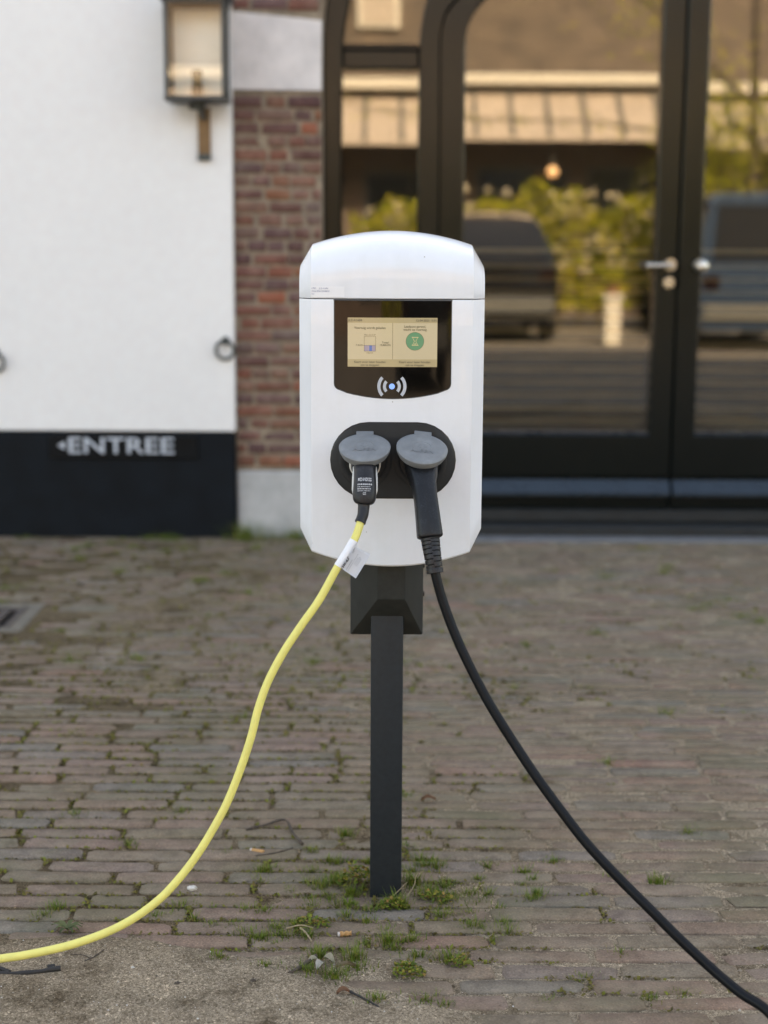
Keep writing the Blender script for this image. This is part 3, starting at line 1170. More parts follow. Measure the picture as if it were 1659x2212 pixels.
# two door leaves
for s in (0, 1):
    f = (lambda pl: pl) if s == 0 else mir
    bm = bmesh.new()
    yd = YF + 0.008
    band(bm, f(mid), f(leafL), yd, YF + 0.075, 60, 0.006)
    st = [(1.096, 0.30), (1.096, 2.335)]
    me_ = [(1.187, 0.30), (1.187, 2.335)]
    band(bm, f(st), f(me_), yd, YF + 0.075, 4, 0.006)
    a, b_ = sorted((f([(0.219, 0)])[0][0], f([(1.187, 0)])[0][0]))
    box(bm, a, b_, yd + 0.001, YF + 0.075, 0.235, 0.409, 0.004)
    box(bm, a, b_, yd + 0.012, YF + 0.075, 0.100, 0.2345, 0.004)
    leaf = put("door", bm, M['dooredge'] if False else M['frame'], bld)
    gl = f(leafL)
    outl = [(f([(0.314, 0)])[0][0], 0.40)] + [p for p in gl[1:]] + [(f([(1.10, 0)])[0][0], 2.33), (f([(1.10, 0)])[0][0], 0.40)]
    pane("glass_pane", outl, YG, leaf, 0.0 if s == 0 else -0.0031)
    # glazing bead
    a2, b2 = sorted((f([(0.318, 0)])[0][0], f([(1.095, 0)])[0][0]))
    boxobj("glazing_bead", a2, b2, yd + 0.014, YF + 0.049, 0.4095, 0.421, M['weather'], leaf, 0.003)
    # sloped weather bar
    bm = bmesh.new()
    for (xx) in (a, b_):
        pass
    prof = [(yd - 0.002, 0.222), (yd - 0.040, 0.172), (yd - 0.040, 0.160), (yd + 0.010, 0.160), (yd + 0.010, 0.222)]
    A = [bm.verts.new((a + 0.004, p, q)) for p, q in prof]
    B = [bm.verts.new((b_ - 0.004, p, q)) for p, q in prof]
    bm.faces.new(A)
    bm.faces.new(list(reversed(B)))
    for k in range(5):
        bm.faces.new((A[k], B[k], B[(k + 1) % 5], A[(k + 1) % 5]))
    put("weather_bar", bm, M['weather'], leaf)
    blind(a2 + 0.012, b2 - 0.012, 0.435, 1.17, YG + 0.07)
    # ironmongery
    if s == 0:
        bm = bmesh.new()
        lathe(bm, [(0.0, -0.010), (0.024, -0.010), (0.026, -0.006), (0.026, 0.0)], (1.155, yd, 1.106), 'Y', 24, False)
        lathe(bm, [(0.0095, -0.052), (0.0095, -0.008)], (1.155, yd, 1.104), 'Y', 16)
        sweep(bm, [(1.158, yd - 0.050, 1.104), (1.11, yd - 0.052, 1.104), (1.05, yd - 0.052, 1.102)], 0.010, 14, 12, (0, 0, 1))
        put("door_handle", bm, M['steel'], leaf)
        bm = bmesh.new()
        lathe(bm, [(0.0, -0.008), (0.022, -0.008), (0.024, -0.005), (0.024, 0.0)], (1.153, yd, 1.034), 'Y', 24, False)
        box(bm, 1.148, 1.158, yd - 0.013, yd - 0.006, 1.022, 1.046, 0.003)
        put("keyhole_plate", bm, M['steel'], leaf)
    else:
        bm = bmesh.new()
        lathe(bm, [(0.0, -0.010), (0.024, -0.010), (0.026, -0.006), (0.026, 0.0)], (1.276, yd, 1.104), 'Y', 24, False)
        lathe(bm, [(0.010, -0.03), (0.010, -0.008)], (1.276, yd, 1.102), 'Y', 16)
        lathe(bm, [(0.006, -0.066), (0.020, -0.060), (0.026, -0.048), (0.022, -0.034), (0.010, -0.028)], (1.276, yd, 1.100), 'Y', 24)
        put("door_knob", bm, M['steel'], leaf)
# threshold and kerb stone
boxobj("threshold", -0.248, 2.628, YF - 0.10, YF + 0.09, -0.03, 0.045, M['threshold'], bld, 0.006)
boxobj("threshold", -0.248, 2.628, YF - 0.005, YF + 0.09, 0.0455, 0.098, M['threshold'], bld, 0.006)
boxobj("kerb_stone", -0.246, 2.626, YF - 0.205, YF - 0.104, -0.03, 0.006, M['sillgrey'], bld, 0.006)
# room behind the glass; dark walls stand for its dimness, stop light leaks
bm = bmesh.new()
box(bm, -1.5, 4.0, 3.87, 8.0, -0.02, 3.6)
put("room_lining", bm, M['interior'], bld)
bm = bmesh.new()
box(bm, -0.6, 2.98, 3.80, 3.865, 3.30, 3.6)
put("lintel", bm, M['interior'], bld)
# roof


def tiles(name, c1, c2):
    m, nt, b = new_mat(name)
    tc = coords(nt)
    bt = nt.nodes.new("ShaderNodeTexBrick")
    bt.inputs['Scale'].default_value = 1.0
    bt.inputs['Brick Width'].default_value = 0.25
    bt.inputs['Row Height'].default_value = 0.12
    bt.inputs['Mortar Size'].default_value = 0.012
    bt.inputs['Color1'].default_value = (*c1, 1)
    bt.inputs['Color2'].default_value = (*c2, 1)
    bt.inputs['Mortar'].default_value = tuple(c * 0.45 for c in c1) + (1,)
    mp = nt.nodes.new("ShaderNodeMapping")
    mp.inputs['Rotation'].default_value = (R(-90), 0, 0)
    nt.links.new(tc, mp.inputs[0])
    nt.links.new(mp.outputs[0], bt.inputs['Vector'])
    nz = N(nt, "ShaderNodeTexNoise", Scale=2.0, Detail=7)
    nt.links.new(tc, nz.inputs['Vector'])
    r = ramp(nt, [(0.3, (0.75, 0.75, 0.75)), (0.7, (1.2, 1.18, 1.15))])
    nt.links.new(nz.outputs[0], r.inputs[0])
    nt.links.new(mixc(nt, 1, bt.outputs[0], r.outputs[0], 'MULTIPLY'), b.inputs['Base Color'])
    b.inputs['Roughness'].default_value = 0.8
    return m


M['roof'] = tiles("brown_roof_tiles", (0.22, 0.15, 0.10), (0.17, 0.12, 0.085))
bm = bmesh.new()
pr = [(3.2, 6.5), (3.2, 6.6), (8.0, 12.2), (12.8, 6.6), (12.8, 6.5)]
A = [bm.verts.new((-12.3, p, q)) for p, q in pr]
B = [bm.verts.new((14.3, p, q)) for p, q in pr]
bm.faces.new(A)
bm.faces.new(list(reversed(B)))
for k in range(5):
    bm.faces.new((A[k], B[k], B[(k + 1) % 5], A[(k + 1) % 5]))
put("roof", bm, M['roof'], bld, 20)
bm = bmesh.new()
box(bm, -12.0, -11.5, 3.865, 12.5, -0.03, 6.5)
box(bm, 13.5, 14.0, 3.865, 12.5, -0.03, 6.5)
box(bm, -12.0, 14.0, 12.5, 12.9, -0.03, 6.5)
put("back_wall", bm, M['plaster'], bld)

# ------------------------------------------------------------------ wall lantern
lan = thing("wall_lantern", "dark bronze glass wall lantern on the white wall above the bracket", "lantern", (-0.72, YW, 1.50))
lx0, lx1, ly0, ly1, lz0, lz1 = -0.836, -0.604, 3.175, 3.335, 1.712, 2.085
bm = bmesh.new()
t = 0.016
for (x, yv) in ((lx0, ly0), (lx1 - t, ly0), (lx0, ly1 - t), (lx1 - t, ly1 - t)):
    box(bm, x, x + t, yv, yv + t, lz0 + 0.0185, lz1 - 0.0185, 0.002)
for z in (lz0, lz1 - 0.018):
    box(bm, lx0 - 0.002, lx1 + 0.002, ly0 - 0.002, ly0 + t, z, z + 0.018, 0.002)
    box(bm, lx0 - 0.002, lx1 + 0.002, ly1 - t, ly1 + 0.002, z, z + 0.018, 0.002)
    box(bm, lx0 - 0.002, lx0 + t, ly0 + t + 0.001, ly1 - t - 0.001, z, z + 0.018, 0.002)
    box(bm, lx1 - t, lx1 + 0.002, ly0 + t + 0.001, ly1 - t - 0.001, z, z + 0.018, 0.002)
put("lantern_frame", bm, M['lanternmetal'], lan)
bm = bmesh.new()
cxl, cyl = (lx0 + lx1) / 2, (ly0 + ly1) / 2
lo = [(lx0 - 0.02, ly0 - 0.02), (lx1 + 0.02, ly0 - 0.02), (lx1 + 0.02, ly1 + 0.015), (lx0 - 0.02, ly1 + 0.015)]
A = [bm.verts.new((x, yv, lz1 + 0.001)) for x, yv in lo]
B = [bm.verts.new((x, yv, lz1 + 0.014)) for x, yv in lo]
Cc = [bm.verts.new((cxl + (x - cxl) * 0.35, cyl + (yv - cyl) * 0.35, lz1 + 0.09)) for x, yv in lo]
D = [bm.verts.new((cxl + (x - cxl) * 0.30, cyl + (yv - cyl) * 0.30, lz1 + 0.13)) for x, yv in lo]
for P_, Q in ((A, B), (B, Cc), (Cc, D)):
    for k in range(4):
        bm.faces.new((P_[k], P_[(k + 1) % 4], Q[(k + 1) % 4], Q[k]))
bm.faces.new(D)
bm.faces.new(list(reversed(A)))
put("lantern_roof", bm, M['lanternmetal'], lan, 20)
boxobj("lantern_floor", lx0 + 0.018, lx1 - 0.018, ly0 + 0.018, ly1 - 0.018, lz0 + 0.002, lz0 + 0.012, M['lanternmetal'], lan)
boxobj("back_plate", lx0 + 0.0165, lx1 - 0.0165, ly1 - 0.009, ly1 - 0.003, lz0 + 0.0185, lz1 - 0.0185, M['lanternback'], lan)
for nm, (x0, x1, y0, y1) in {"front": (lx0 + t, lx1 - t, ly0 + 0.006, ly0 + 0.009), "sl": (lx0 + 0.006, lx0 + 0.009, ly0 + t, ly1 - t), "sr": (lx1 - 0.009, lx1 - 0.006, ly0 + t, ly1 - t)}.items():
    boxobj("glass_pane", x0, x1, y0, y1, lz0 + 0.0185, lz1 - 0.0185, M['lampglass'], lan)
bm = bmesh.new()
lathe(bm, [(0.022, 0.013), (0.022, 0.060), (0.016, 0.061)], (-0.722, cyl, lz0), 'Z', 20)
lathe(bm, [(0.016, 0.095), (0.022, 0.097), (0.022, 0.116), (0.012, 0.120)], (-0.722, cyl, lz0), 'Z', 20)
put("lamp_holder", bm, M['socket'], lan)
bm = bmesh.new()
lathe(bm, [(0.0185, 0.061), (0.0185, 0.095)], (-0.722, cyl, lz0), 'Z', 20)
put("candle_tube", bm, plain("ivory_candle_tube", (0.22, 0.165, 0.10), 0.5, 0.05), lan)
bm = bmesh.new()
box(bm, -0.734, -0.684, 3.345, 3.3595, 1.50, 1.70, 0.004)
put("wall_bracket", bm, M['brass'], lan)
bm = bmesh.new()
sweep(bm, [(-0.709, 3.35, 1.66), (-0.709, 3.30, 1.668), (-0.712, 3.265, 1.688), (-0.715, 3.255, 1.713)], 0.011, 12, 16)
lathe(bm, [(0.008, -0.03), (0.02, -0.026), (0.024, -0.012), (0.024, 0.0)], (-0.716, 3.255, lz0 - 0.001), 'Z', 16)
lathe(bm, [(0.011, -0.012), (0.013, 0.0), (0.011, 0.012)], (-0.742, 3.262, 1.697), 'X', 12)
put("lantern_arm", bm, M['iron'], lan)
boxobj("bracket_foot", -0.735, -0.683, 3.335, 3.3445, 1.50, 1.525, M['iron'], lan, 0.003)

# ------------------------------------------------------------------ sign, rings
sg = thing("wall_sign", "black board lettered ENTREE with a left pointing arrow on the plinth", "sign", (-1.05, YW - 0.006, 0.37))
boxobj("sign_board", -1.352, -0.753, YW - 0.020, YW - 0.0065, 0.325, 0.417, M['signblack'], sg, 0.002)
bm = glyphs("ENTREE", 0.098, 'LEFT', 0.0006, 0.0012)
xs = [v.co.x for v in bm.verts]
ys = [v.co.y for v in bm.verts]
sx = (1.272 - 0.848) / (max(xs) - min(xs))
sy = 0.064 / (max(ys) - min(ys))
for v in bm.verts:
    v.co = Vector((-1.272 + (v.co.x - min(xs)) * sx, YW - 0.0216 - v.co.z, 0.345 + (v.co.y - min(ys)) * sy))
put("sign_lettering", bm, M['signwhite'], sg, None)
bm = bmesh.new()
P_ = [(-1.318, 0.3765), (-1.288, 0.360), (-1.288, 0.393)]
fa = [bm.verts.new((x, YW - 0.0226, z)) for x, z in P_]
fb = [bm.verts.new((x, YW - 0.0202, z)) for x, z in P_]
bm.faces.new(fa)
for k in range(3):
    bm.faces.new((fa[k], fb[k], fb[(k + 1) % 3], fa[(k + 1) % 3]))
put("sign_arrow", bm, M['signwhite'], sg, None)


def tether(x, z, label):
    t_ = thing("tether_ring", label, "iron ring", (x, YW, z), "iron tether rings on the white wall")
    bm = bmesh.new()
    pts = [(x + 0.036 * math.sin(2 * math.pi * k / 40), YW - 0.022 - 0.010 * math.cos(2 * math.pi * k / 40), z + 0.036 * math.cos(2 * math.pi * k / 40)) for k in range(40)]
    n = 12
    rings = []
    for k, p in enumerate(pts):
        a = 2 * math.pi * k / 40
        rad_dir = Vector((math.sin(a), 0, math.cos(a)))
        ring = []
        for j in range(n):
            b_ = 2 * math.pi * j / n
            ring.append(bm.verts.new(Vector(p) + rad_dir * 0.0068 * math.cos(b_) + Vector((0, 1, 0)) * 0.0068 * math.sin(b_)))
        rings.append(ring)
    for k in range(40):
        p, q = rings[k], rings[(k + 1) % 40]
        for j in range(n):
            bm.faces.new((p[j], p[(j + 1) % n], q[(j + 1) % n], q[j]))
    put("ring", bm, M['iron'], t_, 60)
    bm = bmesh.new()
    lathe(bm, [(0.018, -0.004), (0.018, 0.0)], (x, YW, z + 0.036), 'Y', 16)
    lathe(bm, [(0.007, -0.042), (0.010, -0.036), (0.008, -0.004)], (x, YW, z + 0.036), 'Y', 12)
    put("eye_bolt", bm, M['iron'], t_, 40)


tether(-0.637, 0.762, "iron tether ring at the right edge of the white wall beside the brick pier")
tether(-1.557, 0.709, "iron tether ring cut by the picture edge above the black plinth")

# ------------------------------------------------------------------ drain grate
dr = thing("drain_grate", "rusty slotted drain grate set in a pale concrete collar among the pavers", "drain grate", (-1.27, 1.98, 0))
bm = bmesh.new()
for (a, b_, c, d) in ((-1.425, -1.115, 1.79, 1.835), (-1.425, -1.115, 2.125, 2.17), (-1.160, -1.115, 1.8355, 2.1245), (-1.425, -1.390, 1.8355, 2.1245)):
    box(bm, a, b_, c, d, -0.03, 0.002, 0.004)
put("concrete_collar", bm, M['concrete'], dr)
boxobj("drain_pit", -1.390, -1.160, 1.8355, 2.1245, -0.035, -0.022, M['pit'], dr)
boxobj("grate_rail", -1.389, -1.161, 1.836, 1.866, -0.02, -0.002, M['castiron'], dr, 0.002)
boxobj("grate_rail", -1.389, -1.161, 2.094, 2.124, -0.02, -0.002, M['castiron'], dr, 0.002)
x = -1.399
for k in range(5):
    boxobj("bar", x, x + 0.026, 1.8665, 2.0935, -0.02, -0.002, M['castiron'], dr, 0.002)
    x += 0.053

# ------------------------------------------------------------------ charging station
st = thing("charging_station", "white twin socket car charging station with a lit screen on a dark post", "charging station", (0.0065, -0.08, 0.0))


def FY(x):
    """front face of the shell"""
    return -0.200 + 0.009 * ((x - CX) / 0.134) ** 2


HW, HI = 0.1545, 0.134
NXF = 24
YB = -0.03


def shell_row(bm, zc, ze, zo, yoff):
    fr = []
    for k in range(NXF + 1):
        t_ = -1 + 2 * k / NXF
        x = CX + HI * t_
        z = ze + (zc - ze) * (1 - t_ * t_)
        fr.append((x, FY(x) + yoff, z))
    yo = -0.161 + yoff * 0.85
    row = [(CX - HW + 0.004, YB, zo), (CX - HW, yo, zo)] + fr + [(CX + HW, yo, zo), (CX + HW - 0.004, YB, zo)]
    back = [(CX + HI * (1 - 2 * k / NXF), YB, fr[NXF - k][2]) for k in range(NXF + 1)]
    return [bm.verts.new(p) for p in row + back]


def loft(bm, rows, cap0=True, cap1=True):
    for p, q in zip(rows, rows[1:]):
        n = len(p)
        for j in range(n):
            bm.faces.new((p[j], p[(j + 1) % n], q[(j + 1) % n], q[j]))
    nf = NXF + 1

    def lid(r):
        # front vertices 2..2+nf-1, back follow reversed
        F_ = r[2:2 + nf]
        B_ = list(reversed(r[2 + nf + 2:]))
        for k in range(nf - 1):
            bm.faces.new((F_[k], F_[k + 1], B_[k + 1], B_[k]))
        bm.faces.new((r[0], r[1], F_[0], B_[0]))
        bm.faces.new((r[2 + nf], r[2 + nf + 1], B_[-1], F_[-1]))
    if cap0:
        lid(rows[0])
    if cap1:
        lid(rows[-1])


bm = bmesh.new()
rows = []
for t_ in (0, 0.006, 0.08, 0.2, 0.4, 0.6, 0.8, 0.994, 1.0):
    ins = 0.0025 if t_ in (0,) else (0.0008 if t_ == 1.0 else 0.0)
    rows.append(shell_row(bm, 0.630 + (1.0775 - 0.630) * t_, 0.6535 + (1.0775 - 0.6535) * t_, 0.6885 + (1.0775 - 0.6885) * t_, ins))
loft(bm, rows)
put("body", bm, M['shell'], st, 24)
bm = bmesh.new()
rows = []
for (zc, ze, zo, yo) in ((1.0790, 1.0790, 1.0790, 0.0008), (1.0802, 1.0802, 1.0802, 0.0), (1.105, 1.100, 1.092, 0.0003), (1.122, 1.1135, 1.1005, 0.0012), (1.138, 1.1265, 1.108, 0.0035),
                         (1.152, 1.138, 1.1145, 0.008), (1.164, 1.1475, 1.120, 0.0145), (1.174, 1.1555, 1.1252, 0.024), (1.1815, 1.161, 1.129, 0.037),
                         (1.187, 1.1650, 1.132, 0.053), (1.1895, 1.167, 1.1335, 0.072), (1.190, 1.1675, 1.134, 0.09)):
    rows.append(shell_row(bm, zc, ze, zo, yo))
loft(bm, rows)
put("cap", bm, M['shell'], st, 24)
boxobj("gasket", CX - HW + 0.006, CX + HW - 0.006, -0.150, YB + 0.002, 1.06, 1.09, M['seam'], st)
bm = bmesh.new()
n_ = 20
prev = None
for k in range(n_ + 1):
    x = CX - 0.13 + 0.26 * k / n_
    cur = [bm.verts.new((x, FY(x) + 0.003, z)) for z in (1.070, 1.085)]
    if prev:
        bm.faces.new((prev[0], cur[0], cur[1], prev[1]))
    prev = cur
bmesh.ops.solidify(bm, geom=bm.faces[:], thickness=0.002)
put("gasket", bm, M['seam'], st)


def plate(outline, c, off, edge, mat, name, parent, mapped=True, deg=35, rings=(0.25, 0.5, 0.75)):
    """slightly proud plate following the curved front; outline in x, z"""
    bm = bmesh.new()
    cx, cz = c
    n = len(outline)
    R_ = []
    for s in rings:
        R_.append([bm.verts.new((cx + (x - cx) * s, FY(cx + (x - cx) * s) - off, cz + (z - cz) * s)) for x, z in outline])
    e_ = edge
    R_.append([bm.verts.new((cx + (x - cx) * (1 - e_), FY(x) - off, cz + (z - cz) * (1 - e_))) for x, z in outline])
    R_.append([bm.verts.new((x, FY(x) - off + 0.0008, z)) for x, z in outline])
    R_.append([bm.verts.new((x, FY(x) + 0.004, z)) for x, z in outline])
    ctr = bm.verts.new((cx, FY(cx) - off, cz))
    for j in range(n):
        bm.faces.new((ctr, R_[0][j], R_[0][(j + 1) % n]))
    for p, q in zip(R_, R_[1:]):
        for j in range(n):
            bm.faces.new((p[j], q[j], q[(j + 1) % n], p[(j + 1) % n]))
    return put(name, bm, mat, parent, deg)


# screen panel
sc_x, sc_hw, sc_t, sc_b, sc_c = 0.013, 0.0965, 1.0762, 0.9150, 0.9272


def panel_outline(g=0.0):
    hw = sc_hw + g
    pts = [(sc_x - hw, sc_t + g), (sc_x - hw * 0.5, sc_t + g), (sc_x, sc_t + g), (sc_x + hw * 0.5, sc_t + g), (sc_x + hw, sc_t + g)]
    for z in (1.04, 1.0, 0.96):
        pts.append((sc_x + hw, z))
    r = 0.011
    for k in range(6):
        a = k / 5 * math.pi / 2 * 0.9
        pts.append((sc_x + hw - r + r * math.cos(a), sc_c - g + r + 0.002 - r * math.sin(a)))
    m_ = 16
    for k in range(1, m_):
        t_ = 1 - 2 * k / m_
        pts.append((sc_x + (hw - r) * t_, sc_b - g + (sc_c - sc_b) * t_ * t_))
    for k in range(6):
        a = (5 - k) / 5 * math.pi / 2 * 0.9
        pts.append((sc_x - hw + r - r * math.cos(a), sc_c - g + r + 0.002 - r * math.sin(a)))
    for z in (0.96, 1.0, 1.04):
        pts.append((sc_x - hw, z))
    return pts


plate(panel_outline(0.0014), (sc_x, 1.0), 0.0005, 0.01, M['seam'], "screen_surround", st)
plate(panel_outline(), (sc_x, 1.0), 0.0014, 0.008, M['glass_black'], "screen_panel", st)


def crect(name, x0, x1, z0, z1, off, mat, parent, nx=8):
    bm = bmesh.new()
    prev = None
    for k in range(nx + 1):
        x = x0 + (x1 - x0) * k / nx
        cur = [bm.verts.new((x, FY(x) - off, z0)), bm.verts.new((x, FY(x) - off, z1)), bm.verts.new((x, FY(x) - off + 0.0002, z1)), bm.verts.new((x, FY(x) - off + 0.0002, z0))]
        if prev:
            for j in range(4):
                bm.faces.new((prev[j], cur[j], cur[(j + 1) % 4], prev[(j + 1) % 4]))
        prev = cur
    return put(name, bm, mat, parent, 40)


def ctext(name, txt, x, z, size, off, mat, parent, align='CENTER', bold=0.0, rot=0.0):
    bm = glyphs(txt, size, align, bold)
    for v in bm.verts:
        X = x + v.co.x
        v.co = Vector((X, FY(X) - off, z + v.co.y))
    return put(name, bm, mat, parent, None)


ox0, ox1, oz0, oz1 = -0.0614, 0.0864, 0.9675, 1.0482
O1, O2, O3 = 0.0019, 0.0023, 0.0027
disp = crect("display", ox0, ox1, oz0, oz1, O1, M['lcd'], st, 14)
crect("header_bar", ox0, ox1, oz1 - 0.0085, oz1, O2, M['lcdbar'], disp, 14)
crect("footer_bar", ox0, ox1, oz0, oz0 + 0.0125, O2, M['lcdbar'], disp, 14)
mx_ = 0.0125
crect("divider", mx_, mx_ + 0.0006, oz0 + 0.0125, oz1 - 0.0085, O2, M['lcdmid'], disp, 1)
ctext("display_text", "JLZ-A1684", ox0 + 0.0010, oz1 - 0.0060, 0.0052, O3, M['lcdink'], disp, 'LEFT', 0.00008)
ctext("display_text", "12-04-2025 15:01", ox1 - 0.0008, oz1 - 0.0060, 0.0049, O3, M['lcdink'], disp, 'RIGHT', 0.00008)
lx = -0.0247
rx_ = 0.0495
ctext("display_text", "Voertuig wordt geladen", lx, 1.0298, 0.0054, O3, M['lcdink'], disp, 'CENTER', 0.00006)
ctext("display_text", "Laadpunt gereed,\nwacht op voertuig", rx_, 1.0322, 0.0052, O3, M['lcdink'], disp, 'CENTER', 0.00006)
ctext("display_text", "Kaart voor lezer houden\nom te stoppen", lx, 0.9739, 0.0052, O3, M['lcdink'], disp, 'CENTER', 0.00006)
ctext("display_text", "Kaart voor lezer houden\nom te stoppen", rx_, 0.9739, 0.0052, O3, M['lcdink'], disp, 'CENTER', 0.00006)
ctext("display_text", "Max 22.1kW", -0.0247, 1.0190, 0.0036, O3, M['lcdmid'], disp)
ctext("display_text", "0.0kWh", -0.0247, 0.9893, 0.0034, O3, M['lcdmid'], disp)
ctext("display_text", "7.4kW", -0.0425, 1.0018, 0.0042, O3, M['lcdink'], disp)
ctext("display_text", "Totaal\n19.80kWh", 0.0006, 1.0062, 0.0044, O3, M['lcdink'], disp, 'CENTER', 0.00004)
# bar gauge
gx0, gx1, gz0, gz1, gm = -0.0342, -0.0152, 0.9930, 1.0180, 1.0026
for (a, b_, c, d) in ((gx0, gx1, gz1 - 0.0004, gz1), (gx0, gx1, gz0, gz0 + 0.0004), (gx0, gx0 + 0.0004, gz0, gz1), (gx1 - 0.0004, gx1, gz0, gz1), (gx0 - 0.004, gx1, gm, gm + 0.0004)):
    crect("gauge_line", a, b_, c, d, O3, M['lcdink'], disp, 2)
crect("gauge_fill", gx0 + 0.0004, gx0 + 0.0085, gz0 + 0.0004, gm, O2, M['lcdlilac'], disp, 2)
crect("gauge_fill", gx0 + 0.0085, gx0 + 0.0130, gz0 + 0.0004, gm, O2, M['lcdblue'], disp, 2)
crect("gauge_fill", gx0 + 0.0130, gx1 - 0.0004, gz0 + 0.0004, gm, O2, M['lcdlilac'], disp, 2)


def disc(name, x, z, r, off, mat, parent, n=32, r0=0.0, a0=0.0, a1=2 * math.pi):
    bm = bmesh.new()
    full = abs(a1 - a0 - 2 * math.pi) < 1e-6
    m_ = n if full else n + 1
    inn, outv = [], []
    for k in range(m_):
        a = a0 + (a1 - a0) * k / n
        X = x + r * math.cos(a)
        outv.append(bm.verts.new((X, FY(X) - off, z + r * math.sin(a))))
        if r0 > 0:
            X = x + r0 * math.cos(a)
            inn.append(bm.verts.new((X, FY(X) - off, z + r0 * math.sin(a))))
    if r0 > 0:
        for k in range(n):
            j = (k + 1) % m_
            bm.faces.new((inn[k], outv[k], outv[j], inn[j]))
    else:
        bm.faces.new(outv)
    bmesh.ops.recalc_face_normals(bm, faces=bm.faces)
    return put(name, bm, mat, parent, None)


disc("status_icon", rx_, 1.0098, 0.0148, O2, M['lcdgreen'], disp, 40)
disc("icon_outline", rx_, 1.0098, 0.0151, O3 - 0.0002, M['lcdmid'], disp, 40, 0.0146)
# hourglass
bm = bmesh.new()
hx, hz = rx_ + 0.0003, 1.0098


def hg(pts):
    fv = [bm.verts.new((hx + a, FY(hx + a) - O3, hz + b_)) for a, b_ in pts]
    bm.faces.new(fv)


hg([(-0.0055, 0.0072), (0.0055, 0.0072), (0.0055, 0.0058), (-0.0055, 0.0058)])
hg([(-0.0055, -0.0072), (-0.0055, -0.0058), (0.0055, -0.0058), (0.0055, -0.0072)])
for s in (-1, 1):
    hg([(s * 0.0046, 0.0058), (s * 0.0036, 0.0058), (s * 0.0006, 0.0), (s * 0.0016, 0.0)])
    hg([(s * 0.0046, -0.0058), (s * 0.0036, -0.0058), (s * 0.0006, 0.0), (s * 0.0016, 0.0)])
hg([(-0.0024, -0.0052), (0.0024, -0.0052), (0.0, -0.0028)])
put("hourglass_symbol", bm, M['lcdpale'], disp, None)
# contactless symbol
rf = disc("contactless_symbol", 0.0120, 0.9352, 0.0048, 0.0020, M['rfidled'], st, 24)
for s in (0, 1):
    base = 0 if s == 0 else math.pi
    for (r0, r1, sp) in ((0.0098, 0.0148, R(42)), (0.0190, 0.0242, R(43))):
        disc("wave_arc", 0.0120, 0.9352, r1, 0.0020, M['rfid'], rf, 14, r0, base - sp, base + sp)
# sticker on the cap
stk = crect("sticker", -0.1225, -0.0668, 1.0812, 1.0985, 0.0004, M['sticker'], st, 6)
for k, (a, b_) in enumerate((("CPID:", "JLZ-A1684"), ("Client ID:", "6125040023"), ("Tel:", ""))):
    z = 1.0942 - k * 0.0046
    ctext("sticker_text", a, -0.1215, z, 0.0034, 0.0009, M['stickerink'], stk, 'LEFT')
    if b_:
        ctext("sticker_text", b_, -0.1085, z, 0.0034, 0.0009, M['stickerink'], stk, 'LEFT')

# socket plate


def stadium(cx, cz, hw, rr, n=14):
    pts = []
    for k in range(n + 1):
        a = -math.pi / 2 + math.pi * k / n
        pts.append((cx + hw - rr + rr * math.cos(a), cz + rr * math.sin(a)))
    for t_ in (0.33, 0.66):
        pts.append((cx + (hw - rr) * (1 - 2 * t_), cz + rr))
    for k in range(n + 1):
        a = math.pi / 2 + math.pi * k / n
        pts.append((cx - hw + rr + rr * math.cos(a), cz + rr * math.sin(a)))
    for t_ in (0.33, 0.66):
        pts.append((cx - (hw - rr) * (1 - 2 * t_), cz - rr))
    return pts


